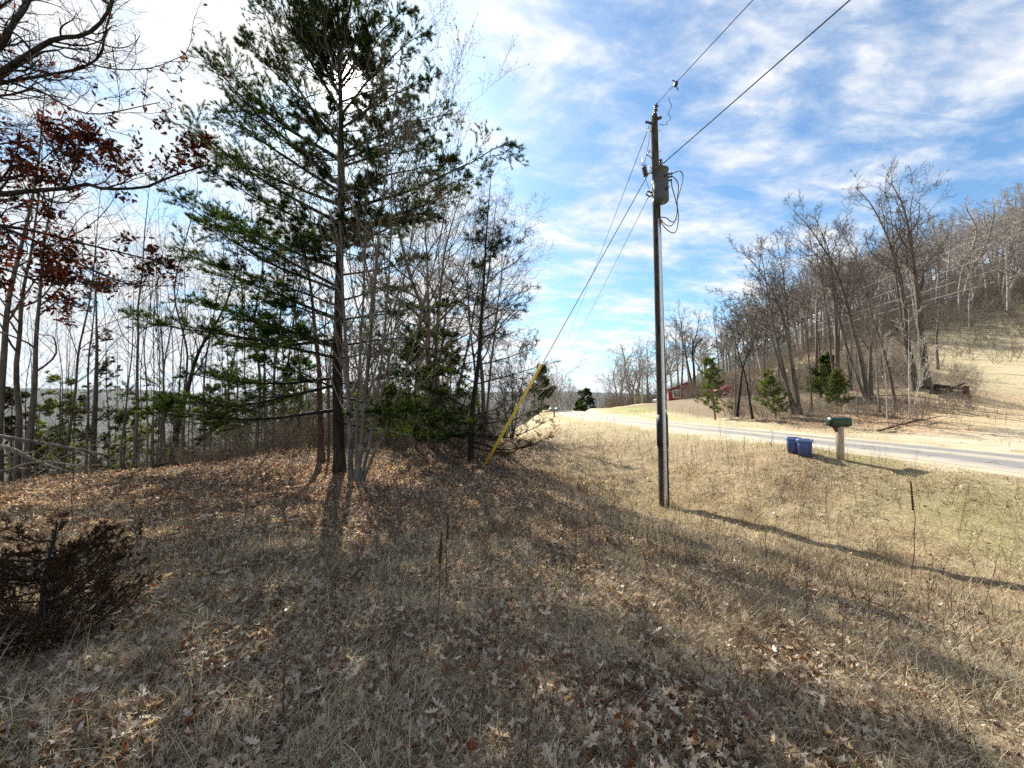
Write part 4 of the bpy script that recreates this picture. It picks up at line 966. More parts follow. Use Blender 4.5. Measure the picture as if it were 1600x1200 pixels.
def utility_pole():
    base = PB.copy(); root = empty('utility_pole', base); tag(root, 'tall dark wooden utility pole standing in the dry grass left of the road', 'utility pole')
    def B(mb, name, mt): return mb.build(name, mt, root, origin=base)
    mb = MB(); h = np.linspace(PB[2]-.5, PT[2], 24); tube(mb, [pax(q) for q in h], .142*(1-.34*np.linspace(0, 1, 24)), 20); B(mb, 'shaft', M_pole)
    # metal cable guard up the front of the pole
    zt = pz(345); h = np.linspace(PB[2]-.1, zt, 16); k = np.linspace(0, 1, 16)
    mb = MB(); tube(mb, [pax(q)+np.array([-.018+.045*t, -.150+.045*t, 0]) for q, t in zip(h, k)], .050, 14); g = B(mb, 'cable_guard', M_galv)
    for z in (PB[2]+.55, PB[2]+1.75, PB[2]+3.4, PB[2]+5.1):
        t = (z-PB[2])/(zt-PB[2]); c = pax(z)+np.array([-.018+.045*t, -.150+.045*t, 0]); mb = MB(); tube(mb, [c-[0, 0, .02], c+[0, 0, .02]], .0545, 14); B(mb, 'strap', M_galv)
    z0, z1 = pz(697), pz(648); mb = MB(); tube(mb, [pax(z) for z in np.linspace(z0, z1, 4)], .152, 20); B(mb, 'black_sleeve', M_black)
    # hardware at the top
    # bare ground wire and a small tag
    mb = MB(); tube(mb, [pax(z)+np.array([-.11, -.10, 0])*(1-.3*(z-PB[2])/(PT[2]-PB[2])) for z in np.linspace(PB[2], PT[2]-.5, 12)], .006, 5); B(mb, 'ground_wire', M_wire)
    mb = MB(); box(mb, pax(PB[2]+2.6)+[.07, -.125, 0], (.05, .006, .09), .45, .002); B(mb, 'tag', M_galv)
    mb = MB(); c = pax(PT[2]-.02); disc_stack(mb, c+[-.0, -.05, .02], c+[.05, -.06, .36], 3, .07); B(mb, 'pin_insulator', M_porc)
    for (z, s, l) in ((PT[2]-.18, -1, .16), (PT[2]-.05, 1, .13)):
        mb = MB(); c = pax(z); disc_stack(mb, c+[s*.09, 0, 0], c+[s*(.09+l), .02, .06], 3, .05); B(mb, 'strain_insulator', M_porc)
    mb = MB()
    for z in (pz(205), pz(238), pz(262), pz(304)):
        c = pax(z); tube(mb, [c+[-.19, -.02, 0], c+[.17, -.02, 0]], .014, 6)
    B(mb, 'through_bolt', M_galv)
    # fused cut-out on a bracket at the left
    c = pax(pz(263)); a = P(1008, 268, 10.5)
    mb = MB(); tube(mb, [c+[-.08, 0, -.1], (c+a)/2+[0, 0, -.1], a+[.02, 0, -.05]], .02, 8); B(mb, 'cutout_bracket', M_galv)
    mb = MB(); disc_stack(mb, a+[.02, 0, -.14], a+[-.03, 0, .14], 5, .075)
    tube(mb, [a+[-.10, -.02, .2], a+[-.02, 0, .16], a+[.05, 0, .2]], .014, 6); cu = B(mb, 'cutout', M_porc)
    mb = MB(); tube(mb, [a+[-.10, -.03, .16], a+[-.075, -.03, .42]], .011, 6); mb.build('fuse_tube', M_galv, cu, origin=base)
    mb = MB(); d = P(1012, 242, 10.55); tube(mb, [pax(pz(252)), d], .012, 6); tube(mb, [d+[-.02, 0, -.02], d+[.06, 0, .16]], .012, 6); B(mb, 'lightning_arrester', M_porc)
    # clevis that holds the lower guy
    mb = MB(); c = pax(pz(305)); tube(mb, [c+[-.1, -.03, .05], c+[-.26, -.05, .08], c+[-.30, -.05, 0], c+[-.2, -.05, -.07], c+[-.1, -.03, -.02]], .022, 8); B(mb, 'clevis', M_black)
    # little jumper wires
    mb = MB()
    t = pax(PT[2]-.25)+np.array([.12, -.05, 0]); q = P(1047, 152, 9.7); L = []
    for i in range(40):
        f = i/39; p = t+(q-t)*f; L.append(p+np.array([math.sin(f*24)*.05*(1-f*.4)+.10*math.sin(f*3.14), 0, -.28*math.sin(f*3.14)]))
    tube(mb, L, .007, 4)
    a2 = P(1015, 235, 10.5); tube(mb, resample([pax(PT[2]-.3)+[-.1, 0, 0], P(1012, 232, 10.45), P(1008, 250, 10.45), a+[-.02, 0, .2]], 14), .007, 4)
    tube(mb, resample([a+[.0, 0, -.14], P(1013, 292, 10.4), P(1018, 300, 10.35), P(1024, 270, 10.3)], 14), .007, 4)
    B(mb, 'jumper_wire', M_wire)
utility_pole()
def transformer():
    c0 = P(1033, 316, 10.3); c1 = P(1032, 268, 10.3); c1[0] = c0[0]-.01; base = c0.copy()
    c0 = np.array([c0[0], c0[1], c0[2]]); H_ = c1[2]-c0[2]
    root = empty('transformer', base); tag(root, 'grey cylindrical transformer can bolted near the top of the utility pole', 'transformer')
    def B(mb, name, mt): return mb.build(name, mt, root, origin=base)
    ax = np.array([-.02, 0, 1.0])
    def at(z, dx=0, dy=0): return c0+ax*z+np.array([dx, dy, 0])
    mb = MB(); tube(mb, [at(z) for z in (0, .02, .03, H_*.5, H_-.03, H_-.02, H_)], [.185, .20, .205, .205, .205, .215, .215], 28); B(mb, 'tank', M_tank)
    mb = MB(); tube(mb, [at(z) for z in (H_+.002, H_+.035, H_+.06, H_+.075)], [.225, .225, .15, .05], 28); B(mb, 'lid', M_tank)
    mb = MB(); disc_stack(mb, at(H_+.06, .0, -.06), at(H_+.30, -.01, -.08), 4, .06); B(mb, 'high_voltage_bushing', M_porc)
    mb = MB()
    for z in (.18, H_-.16): box(mb, at(z, -.05, .24), (.16, .14, .06), 0, .01)
    B(mb, 'mounting_bracket', M_galv)
    for z, dx in ((H_-.12, .22), (H_-.2, .21), (H_-.3, .19)):
        mb = MB(); disc_stack(mb, at(z, dx-.02, -.07), at(z+.01, dx+.09, -.1), 2, .04); B(mb, 'low_voltage_bushing', M_porc)
    for z, dx in ((H_*.30, .07), (H_*.72, .05)):
        mb = MB(); box(mb, at(z, dx, -.20), (.07, .05, .05), .3, .01); tube(mb, [at(z, dx, -.22), at(z+.04, dx+.08, -.24)], .014, 6); B(mb, 'lug', M_black)
    # three service cables looping down into the cable guard
    ends = pax(pz(345))+np.array([.03, -.11, .03])
    for i, (st, pts) in enumerate([((H_-.12, .29), [(1062, 267), (1067, 275), (1064, 292), (1058, 315), (1060, 340), (1056, 362), (1046, 362), (1036, 352)]),
                                 ((H_-.2, .28), [(1055, 279), (1060, 290), (1058, 312), (1057, 335), (1050, 352), (1040, 351)]),
                                 ((H_-.3, .26), [(1050, 292), (1054, 306), (1058, 326), (1055, 345), (1048, 346), (1040, 340)])]):
        L = [at(st[0], st[1], -.1)]+[P(x, y, 10.15+.04*k) for k, (x, y) in enumerate(pts)]+[ends, ends-[0, 0, .12]]
        mb = MB(); tube(mb, resample(L, 40), .013, 6)
        o = mb.build('service_cable', M_black, origin=L[0]); o.location = L[0]
        tag(o, ['outermost black cable looping right from the transformer down to the cable guard', 'middle black cable looping from the transformer to the cable guard', 'innermost and shortest black cable looping from the transformer to the cable guard'][i], 'cable', 'cables between transformer and guard')
transformer()
def wire(name, pts, r, label, cat, sag=0, group=None, mt=M_wire):
    pts = [np.array(p, float) for p in pts]
    L = []
    for a, b in zip(pts[:-1], pts[1:]):
        for i in range(24):
            f = i/24; p = a+(b-a)*f; p[2] -= sag*np.linalg.norm(b-a)*4*f*(1-f)*.25; L.append(p)
    L.append(pts[-1]); L = np.array(L)
    mb = MB(); tube(mb, L, r, 5); o = mb.build(name, mt, origin=L[0]); o.location = L[0]
    tag(o, label, cat, group); return o
def ext(a, b, k): return a+(b-a)*k
def lines():
    a = pax(PT[2])+np.array([.05, -.06, .34]); b = P(1178, 0, 7.27)
    far = lambda px, py, Y: P(px, py, Y)
    wire('power_line', [ext(a, b, 9)+np.array([0, 0, .2]), a], .010, 'upper black line running from the pole top out over the camera', 'power line', 0)
    c = pax(pz(262))+np.array([.1, -.05, 0]); d = P(1328, 0, 5.9)
    wire('power_line', [ext(c, d, 9), c], .013, 'lower black line leaving the pole beside the transformer towards the upper right', 'power line', 0)
    wire('power_line', [pax(PT[2]-.15)+np.array([-.1, 0, 0]), P(864, 585, 110)], .010, 'thin line going from the pole top down to the trees at the road end', 'power line', .010)
    wire('power_line', [pax(pz(308))+np.array([-.22, 0, 0]), P(868, 592, 110)], .008, 'faint lowest line going from the clevis towards the road end', 'power line', .008)
    # clamp on the upper line
    q = ext(a, b, .0); L = np.linalg.norm(b-a)
    k = (P(1047, 150, 9.7)-a); k = k@(b-a)/((b-a)@(b-a)); q = a+(b-a)*k
    mb = MB(); box(mb, (0, 0, -.02), (.05, .12, .12), .4, .012); tube(mb, [(-.02, 0, .05), (-.08, .02, .10)], .014, 6); tube(mb, [(0, 0, -.06), (.05, -.02, -.20)], .014, 6)
    o = mb.build('line_clamp', M_black); o.location = q; tag(o, 'small black clamp on the upper line above the pole top', 'clamp')
    # down guy with its yellow guard
    g0 = pax(pz(262))+np.array([-.1, 0, 0]); g1 = P(757, 729, 12.2); g1[2] = tz(g1[0], g1[1])
    o = wire('guy_wire', [g0, g1-np.array([0, 0, .05])], .011, 'taut steel guy wire from below the pole top to the ground at left', 'guy wire')
    f = .5
    for f in np.linspace(0, 1, 400):
        p = g1+(g0-g1)*f; ca, sa = math.cos(PITCH), math.sin(PITCH); dz = p[2]-CAMZ
        v = (-p[1]*sa+dz*ca)/(p[1]*ca+dz*sa)
        if 600-FPX*v < 570: break
    e = g1+(g0-g1)*f; s = g1+(g0-g1)*.004
    off = np.array([.0, -.02, 0])
    mb = MB(); tube(mb, [s+off, s+(e-s)*.33+off, s+(e-s)*.66+off, e+off], [.050, .048, .046, .044], 12); o = mb.build('guy_guard', M_yel, origin=s); o.location = s
    tag(o, 'long yellow plastic guard sleeved over the foot of the guy wire', 'guy guard')
    mb = MB(); d = (g0-g1)/np.linalg.norm(g0-g1); tube(mb, [g1-d*.3, g1+d*.16], .013, 8); tube(mb, [g1+d*.16+[-.03, 0, 0], g1+d*.22, g1+d*.16+[.03, 0, 0]], .012, 6)
    o = mb.build('anchor_rod', M_galv, origin=g1); o.location = g1; tag(o, 'steel anchor rod sticking out of the leaves at the foot of the yellow guard', 'anchor rod')
lines()
def far_pole_line():
    Y = 42; b = P(1276, 600, Y); b[2] = tz(b[0], b[1]); t = P(1276, 472, Y)
    root = empty('utility_pole', b); tag(root, 'distant brown utility pole among the bare trees right of the road', 'utility pole')
    mb = MB(); tube(mb, [b-[0, 0, .4], t], [.17, .12], 10); mb.build('shaft', simple('far_pole_wood', (.13, .075, .05), .9, noise=.3), root, origin=b)
    mb = MB(); tube(mb, [t+[-.35, 0, -1.4], t+[.35, 0, -1.4]], .05, 6); mb.build('bracket', M_galv, root, origin=b)
    M_pale = simple('pale_cable', (0.30, 0.29, 0.27), .8)
    for i, (y0, y1, r) in enumerate([(480, 338, .014), (496, 376, .014), (506, 404, .018), (516, 424, .018)]):
        e = P(1604, y1, 22); s = P(1277, y0, Y-.2)
        wire('power_line', [ext(s, e, 1.5), s], r, ['topmost', 'second', 'third', 'lowest'][i]+' pale cable crossing the wooded slope at right', 'power line', .012, 'cables along the wooded slope', M_pale)
    e = P(1003, 628, 66); e[2] = tz(e[0], e[1]); t = P(1003, 590, 66)
    mb = MB(); tube(mb, [e-[0, 0, .3], t], [.16, .11], 8); o = mb.build('utility_pole', simple('pale_pole', (.38, .34, .28), .9, noise=.3), origin=e); o.location = e
    tag(o, 'pale far utility pole beside the wooden frame at the road end', 'utility pole')
far_pole_line()

# ------------------------------------------------------------------ mailbox, bins and other small things
def mailbox():
    p = P(1313, 709, 10.0); p[2] = tz(p[0], p[1]); b = p
    root = empty('mailbox', b); tag(root, 'dark green plastic mailbox with an arched top on a thick weathered wooden post', 'mailbox')
    M_g = simple('green_plastic', (0.006, 0.035, 0.024), .38, noise=.2, nscale=20); M_pw = bark('grey_post_wood', (0.26, 0.20, 0.13), (0.55, 0.46, 0.34), 22); M_br = simple('brown_bracket', (0.09, 0.035, 0.02), .7)
    ht = P(1313, 666, 10.0)[2]-b[2]
    mb = MB(); box(mb, (0, 0, ht/2-.15), (.145, .145, ht+.3), R(35), .008); mb.build('post', M_pw, root)
    # body: arched section swept along x
    a = np.linspace(0, math.pi, 15); w, hh = .10, .215
    prof = [(-w, 0), (-w, hh-.065)]+[(-w*math.cos(t), hh-.065+.065*math.sin(t)) for t in a[1:-1]]+[(w, hh-.065), (w, 0)]
    def sweep(x0, x1, sc0, sc1, zb):
        V = []; n = len(prof)
        for x, s in ((x0, sc0), (x0+.012, sc0*1.0), (x1-.012, sc1), (x1, sc1)):
            V += [(x, q[0]*s, zb+q[1]*s) for q in prof]
        F = [(k*n+i, k*n+(i+1) % n, (k+1)*n+(i+1) % n, (k+1)*n+i) for k in range(3) for i in range(n)]
        c = len(V); V += [(x0, 0, zb+hh/2), (x1, 0, zb+hh/2)]
        T = [(c, (i+1) % n, i) for i in range(n)]+[(c+1, 3*n+i, 3*n+(i+1) % n) for i in range(n)]
        m = MB(); m.add(V, [np.array(F), np.array(T)]); return m
    sweep(-.235, .245, 1.0, .99, ht+.012).build('box', M_g, root, smooth=False)
    d = sweep(-.262, -.238, 1.04, 1.04, ht+.008).build('door', M_g, root, smooth=False)
    mb = MB(); box(mb, (-.272, 0, ht+.175), (.018, .03, .02), 0, .004); mb.build('handle', M_g, d)
    mb = MB(); box(mb, (0, 0, ht-.004), (.40, .15, .028), 0, .004); mb.build('mounting_plate', M_br, root)
    mb = MB(); V = np.array([(-.17, -.03, ht-.02), (-.17, .03, ht-.02), (-.03, -.03, ht-.02), (-.03, .03, ht-.02), (-.085, -.03, ht-.16), (-.085, .03, ht-.16)])
    mb.add(V, [np.array([(0, 2, 4), (1, 5, 3)]), np.array([(0, 1, 3, 2), (2, 3, 5, 4), (4, 5, 1, 0)])]); mb.build('brace', M_br, root, smooth=False)
    mb = MB(); box(mb, (.06, .103, ht+.15), (.02, .008, .12), 0, .003); box(mb, (.075, .103, ht+.195), (.05, .008, .03), 0, .003); mb.build('flag', simple('flag_red', (.25, .03, .02), .5), root)
mailbox()
def recycling_bins():
    M_b = simple('blue_bin_plastic', (0.05, 0.09, 0.27), .42, noise=.3, nscale=6)
    M_r = simple('blue_bin_rim', (0.14, 0.22, 0.46), .42)
    for px, Y, rz, s, lb in ((1240, 10.35, R(-34), .76, 'left blue recycling bin, set slightly behind the other at the roadside'), (1258, 10.0, R(-38), .80, 'right blue recycling bin with ribbed side, in front at the roadside')):
        p = G(px, 709+(3 if px > 1245 else -2), 5, 30)
        root = empty('recycling_bin', p, rz); root.scale = (s, s, s*1.22); tag(root, lb, 'recycling bin', 'blue bins beside the mailbox')
        w0, d0, w1, d1, h = .172, .225, .195, .25, .44
        def ring(w, d, z, c=.05): return [(-w+c, -d, z), (w-c, -d, z), (w, -d+c, z), (w, d-c, z), (w-c, d, z), (-w+c, d, z), (-w, d-c, z), (-w, -d+c, z)]
        V = ring(w0, d0, 0)+ring(w1, d1, h)+ring(w1-.014, d1-.014, h)+ring(w0-.012, d0-.012, .02)
        F = [(k*8+i, k*8+(i+1) % 8, (k+1)*8+(i+1) % 8, (k+1)*8+i) for k in range(3) for i in range(8)]+[(3, 2, 1, 0), (4, 3, 0, 7), (7, 6, 5, 4), (24, 25, 26, 27), (24, 27, 28, 31), (31, 28, 29, 30)]
        mb = MB(); mb.add(V, [np.array(F)]); mb.build('tub', M_b, root, smooth=False)
        V = ring(w1-.004, d1-.004, h-.055, .05)+ring(w1+.026, d1+.026, h-.05, .06)+ring(w1+.030, d1+.030, h+.008, .06)+ring(w1-.002, d1-.002, h+.012, .05)
        F = [(k*8+i, k*8+(i+1) % 8, (k+1)*8+(i+1) % 8, (k+1)*8+i) for k in range(3) for i in range(8)]
        mb = MB(); mb.add(V, [np.array(F)]); mb.build('rim', M_r, root, smooth=False)
        mb = MB()
        for k in range(5):
            y = -.16+.08*k; z0, z1 = .04, h-.1
            for sx in (-1, 1):
                xa = w0+(w1-w0)*(z0/h)+.004; xb = w0+(w1-w0)*(z1/h)+.004
                tube(mb, [(sx*xa, y, z0), (sx*xb, y*1.15, z1)], .008, 5)
        for k in range(3):
            x = -.09+.09*k; z0, z1 = .04, h-.12
            for sy in (-1, 1):
                ya = d0+(d1-d0)*(z0/h)+.004; yb = d0+(d1-d0)*(z1/h)+.004
                tube(mb, [(x, sy*ya, z0), (x*1.15, sy*yb, z1)], .008, 5)
        mb.build('ribs', M_b, root)
        for sx in (-1, 1):
            mb = MB(); tube(mb, [(sx*(w1+.028), -.07, h-.05), (sx*(w1+.045), -.06, h-.075), (sx*(w1+.045), .06, h-.075), (sx*(w1+.028), .07, h-.05)], .010, 6); mb.build('handle', M_r, root)
recycling_bins()
def far_mailbox():
    p = G(866, 652, 10, 60); root = empty('mailbox', p, .3); tag(root, 'far grey double mailbox on a post at the left verge of the road', 'mailbox')
    M_g = simple('grey_box_metal', (.24, .28, .28), .5, .2); k = p[1]/FPX
    s = k/.055
    mb = MB(); box(mb, (0, 0, .30*s), (.1*s, .1*s, .75*s), 0, .01); mb.build('post', M_bark_warm, root)
    mb = MB(); box(mb, (0, 0, .56*s), (.95*s, .1*s, .07*s), 0, .01); mb.build('crossarm', M_bark_warm, root)
    for x in (-.27, .27):
        mb = MB(); a = np.linspace(0, math.pi, 9); q = [(-.11, 0), (-.11, .13)]+[(-.11*math.cos(t), .13+.08*math.sin(t)) for t in a[1:-1]]+[(.11, .13), (.11, 0)]
        n = len(q); V = [((x+u)*s, -.28*s, (.60+v)*s) for u, v in q]+[((x+u)*s, .28*s, (.60+v)*s) for u, v in q]+[(x*s, -.28*s, .68*s), (x*s, .28*s, .68*s)]
        mb.add(V, [np.array([(i, (i+1) % n, n+(i+1) % n, n+i) for i in range(n)]), np.array([(2*n, (i+1) % n, i) for i in range(n)]+[(2*n+1, n+i, n+(i+1) % n) for i in range(n)])]); mb.build('letter_box', M_g, root, smooth=False)
far_mailbox()
def gable(mbw, mbr, w, d, he, hr, ov=.4):
    """gabled walls and roof about the origin, gable towards -y"""
    V = [(-w/2, -d/2, -.5), (w/2, -d/2, -.5), (w/2, -d/2, he), (0, -d/2, hr), (-w/2, -d/2, he), (-w/2, d/2, -.5), (w/2, d/2, -.5), (w/2, d/2, he), (0, d/2, hr), (-w/2, d/2, he)]
    mbw.add(V, [np.array([(0, 1, 2, 4), (6, 5, 9, 7), (1, 6, 7, 2), (5, 0, 4, 9)]), np.array([(4, 2, 3), (7, 9, 8)])])
    sl = (hr-he)/(w/2); e = w/2+ov; t = .12; y0, y1 = -d/2-ov, d/2+ov
    for s in (-1, 1):
        V = [(0, y0, hr+.03), (s*e, y0, he-sl*ov+.03), (s*e, y1, he-sl*ov+.03), (0, y1, hr+.03)]; V += [(x, y, z+t) for x, y, z in V]
        mbr.add(V, [np.array([(0, 1, 2, 3), (7, 6, 5, 4), (0, 4, 5, 1), (1, 5, 6, 2), (2, 6, 7, 3), (3, 7, 4, 0)])])
def cabin():
    Y = 64; p = P(1070, 628, Y); p[2] = tz(p[0], p[1]); print('cabin ground', p, P(1072, 630, Y)[2]); p[2] = max(p[2], P(1072, 634, Y)[2])
    root = empty('red_cabin', p, R(-18)); tag(root, 'red board cabin with white trimmed windows half hidden by bare trees', 'cabin')
    M_red = simple('red_boards', (.26, .018, .016), .8, noise=.35, nscale=3, stretch=(8, 8, .5)); M_w = simple('white_trim', (.75, .75, .72), .6); M_rf = simple('dark_roof', (.10, .045, .04), .85, noise=.3); M_gl = simple('dark_glass', (.05, .06, .07), .12)
    w, d, he, hr = 6.4, 5.4, 2.1, 3.4
    root.scale = (.88, .88, .88)
    a, b = MB(), MB(); gable(a, b, w, d, he, hr, .5); a.build('walls', M_red, root, smooth=False); b.build('roof', M_rf, root, smooth=False)
    for x, z, ww, hh in ((-1.6, 1.45, 1.15, 1.15), (2.3, 1.3, 1.0, 1.6)):
        f = MB()
        for dx, dz, sx, sz in ((0, hh/2+.07, ww+.28, .14), (0, -hh/2-.07, ww+.28, .14), (-ww/2-.07, 0, .14, hh), (ww/2+.07, 0, .14, hh), (0, 0, .05, hh)):
            box(f, (x+dx, -d/2-.04, z+dz), (sx, .08, sz), 0, .005)
        wf = f.build('window', M_w, root, smooth=False)
        g = MB(); box(g, (x, -d/2-.012, z), (ww, .02, hh), 0, .002); g.build('pane', M_gl, wf, smooth=False)
    mb = MB(); box(mb, (-w/2-.03, -d/2+.12, he/2-.2), (.06, .5, he+.3), 0, .01); box(mb, (-w/2+.10, -d/2-.03, he/2-.2), (.2, .06, he+.3), 0, .01); mb.build('sunlit_wall_strip', M_w, root, smooth=False)  # white strip at the left corner paints in sunlight on the side wall
    mb = MB(); box(mb, (.6, -d/2-.03, 1.0), (.9, .06, 2.0), 0, .01); mb.build('door', M_red, root, smooth=False)
cabin()
def car(px, py, Y, rz, col, label, L=4.4, k=1.0):
    p = P(px, py, Y); p[2] = max(tz(p[0], p[1]), p[2]-.3); root = empty('parked_car', p, rz); tag(root, label, 'car', 'cars parked near the cabin')
    m = simple('car_paint_'+label.split()[0], col, .3); gl = simple('car_glass', (.02, .025, .03), .08)
    W = 1.75
    prof = [(-L/2, .35), (-L/2+.05, .75), (-L/2+.9, .88), (-L/2+1.45, 1.36), (L/2-1.3, 1.40), (L/2-.5, .98), (L/2-.02, .92), (L/2, .4), (L/2-.5, .28), (-L/2+.5, .28)]
    n = len(prof)
    V = []
    for y, ins in ((-W/2, 0), (W/2, 0)):
        V += [(x*(1 if z < 1 else .97), y*(1 if z < 1 else .82), z) for x, z in prof]
    c = len(V); V += [(0, -W/2, .7), (0, W/2, .7)]
    mb = MB(); mb.add(V, [np.array([(i, (i+1) % n, n+(i+1) % n, n+i) for i in range(n)]), np.array([(c, (i+1) % n, i) for i in range(n)]+[(c+1, n+i, n+(i+1) % n) for i in range(n)])]); mb.build('body', m, root, smooth=False)
    for s in (-1, 1):
        mb = MB(); y = s*(W/2*.92+.035); V = [(-L/2+1.15, y, .93), (L/2-.75, y, 1.0), (L/2-1.35, y*.90, 1.30), (-L/2+1.55, y*.90, 1.28)]; V += [(a, b-s*.03, z) for a, b, z in V]
        mb.add(V, [np.array([(0, 1, 2, 3), (4, 7, 6, 5), (0, 4, 5, 1), (1, 5, 6, 2), (2, 6, 7, 3), (3, 7, 4, 0)])]); mb.build('window', gl, root, smooth=False)
        for x in (-L/2+.8, L/2-.85):
            mb = MB(); tube(mb, [(x, s*(W/2-.2), .32), (x, s*(W/2+.02), .32)], .32, 18); w = mb.build('wheel', M_black, root)
            mb = MB(); tube(mb, [(x, s*(W/2+.022), .32), (x, s*(W/2+.035), .32)], .19, 12); mb.build('rim', M_galv, w)
car(1041, 634, 66, R(8), (.45, .45, .44), 'white car beside the red cabin, mostly hidden behind the pole')
car(1142, 616, 46, R(-5), (.30, .01, .012), 'red car half buried in brush on the bank', L=3.8)
def wooden_frame():
    p = P(1001, 640, 68); p[2] = tz(p[0], p[1])+.0; root = empty('wooden_frame', p, .2); tag(root, 'weathered greenish wooden frame at the edge of the lawn by the far pole', 'wooden frame')
    M_w = simple('mossy_boards', (.34, .33, .20), .9, noise=.3, nscale=4)
    for x in (-1, 1):
        mb = MB(); box(mb, (x, 0, .75), (.16, .16, 1.7), 0, .01); mb.build('post', M_w, root)
    mb = MB(); box(mb, (0, 0, 1.55), (2.5, .14, .20), 0, .01); mb.build('top_rail', M_w, root)
    mb = MB()
    for z in (.35, .65, .95, 1.2): box(mb, (0, .10, z), (2.1, .05, .22), 0, .01)
    mb.build('boards', M_w, root)
wooden_frame()
def blue_shed():
    Y = 75; p = P(1494, 507, Y); p[2] = max(tz(p[0], p[1]), P(1494, 507, Y)[2]-.6); root = empty('shed', p, .3); tag(root, 'tiny shed with a pale blue roof among the trees high on the slope', 'shed')
    a, b = MB(), MB(); gable(a, b, 2.0, 1.8, .7, 1.1, .15); a.build('walls', simple('shed_wall', (.35, .35, .36), .8), root, smooth=False); b.build('roof', simple('blue_roof', (.20, .36, .60), .5), root, smooth=False)
blue_shed()

def log_thing(name, label, pts, r, seed, mt=M_log, cat='fallen branch', group=None, twigs=5, tw=.5):
    rng = np.random.default_rng(seed); p = wobble(rng, resample(pts, 18), .02); rr = r*(1.1-.65*np.linspace(0, 1, 18))
    root = empty(name, p[0]); tag(root, label, cat, group)
    mb = MB(); tube(mb, p, rr, 10); mb.build('trunk', mt, root, origin=p[0])
    if twigs:
        P1, R1 = grow(rng, p[None], rr[None], twigs, .3, 1, 45, tw, 7, wob=.12, up=.03, rr=.55, rmin=.006)
        P2, R2 = grow(rng, P1, R1, 4, .3, 1, 45, .5, 5, wob=.12, up=.0, rr=.6, rmin=.005)
        mb = MB(); tubes(mb, P1, R1, 5); tubes(mb, P2, R2, 3); mb.build('limbs', mt, root, origin=p[0])
    return root
def gp(px, py, dz=.06, Y=None):
    q = G(px, py, 3, 60) if Y is None else P(px, py, Y)
    q = np.array(q); q[2] = tz(q[0], q[1])+dz; return q
def logs():
    g = 'fallen branches at the left wood edge'
    log_thing('fallen_branch', 'pale smooth fallen limb lying highest at the left wood edge', [P(-60, 672, 10), P(0, 682, 10), P(50, 690, 10.2), P(120, 702, 10.6), P(170, 712, 11)], .06, 1, M_bark_grey, group=g)
    log_thing('fallen_branch', 'curved grey fallen branch reaching the ground at the left edge', [P(-50, 690, 9.2), P(10, 700, 9.4), P(50, 718, 9.6), P(100, 735, 9.8)], .055, 2, group=g)
    log_thing('fallen_branch', 'thin tangled branch lowest in the pile at the left edge', [P(-40, 745, 8.6), P(10, 735, 8.8), P(60, 722, 9.2), P(130, 728, 9.6)], .035, 3, group=g, tw=.7)
    log_thing('fallen_branch', 'long dark log along the top of the leaf covered rise', [gp(150, 722, .1, 12.4), gp(200, 716, .12, 12.8), gp(260, 708, .1, 13.2), gp(300, 704, .08, 13.4)], .09, 4, M_bark_dark, group=g)
    log_thing('fallen_branch', 'dark brushy limb propped on the rise below the leaning trunk', [gp(210, 706, .1, 12.8), gp(240, 702, .4, 13), gp(270, 698, .5, 13.4), gp(292, 694, .3, 13.8)], .05, 5, M_bark_dark, group=g, tw=.8)
    h = 'logs heaped under the thickest tree'
    Y = 26
    for i, (a, b, za, zb, r) in enumerate([((1452, 606), (1512, 600), .15, .3, .17), ((1462, 602), (1500, 596), .5, .55, .14), ((1470, 610), (1518, 604), .1, .15, .13), ((1440, 600), (1480, 604), .55, .15, .12), ((1478, 606), (1506, 588), .2, .95, .10)]):
        p, q = gp(a[0], a[1], za, Y), gp(b[0], b[1], zb, Y)
        log_thing('log', ['longest log at the base of the heap', 'dark log lying across the top of the heap', 'log lying in front of the heap', 'log end poking out at the left of the heap', 'log tilted up against the square stump'][i], [p, (p+q)/2, q], r, 20+i, M_bark_dark, 'log', h, twigs=3, tw=.35)
    p = gp(1508, 606, 0, 26); mb = MB(); tube(mb, [p-[0, 0, .2], p+[0, 0, .55], p+[0, 0, .78]], [.24, .20, .19], 9); o = mb.build('stump', M_bark_red, origin=p); o.location = p
    tag(o, 'reddish upright stump at the right end of the log heap', 'stump')
    g2 = 'dead branches beside the driveway'
    for i, (a, b) in enumerate([((1388, 672), (1440, 660)), ((1400, 668), (1470, 656)), ((1372, 676), (1410, 670)), ((1290, 640), (1345, 626)), ((1330, 606), (1380, 600))]):
        p, q = gp(a[0], a[1], .08), gp(b[0], b[1], .18)
        log_thing('fallen_branch', ['thick dead branch lying nearest the driveway edge', 'longest dead branch behind the driveway edge', 'short dead stick at the left tip of the driveway edge', 'dead branch on the brown bank left of the pale saplings', 'dead branch under the leaning trees on the bank'][i], [p, (p+q)/2, q], .042, 40+i, M_bark_red if i < 3 else M_bark_warm, 'fallen branch', g2, twigs=4, tw=.4)
logs()

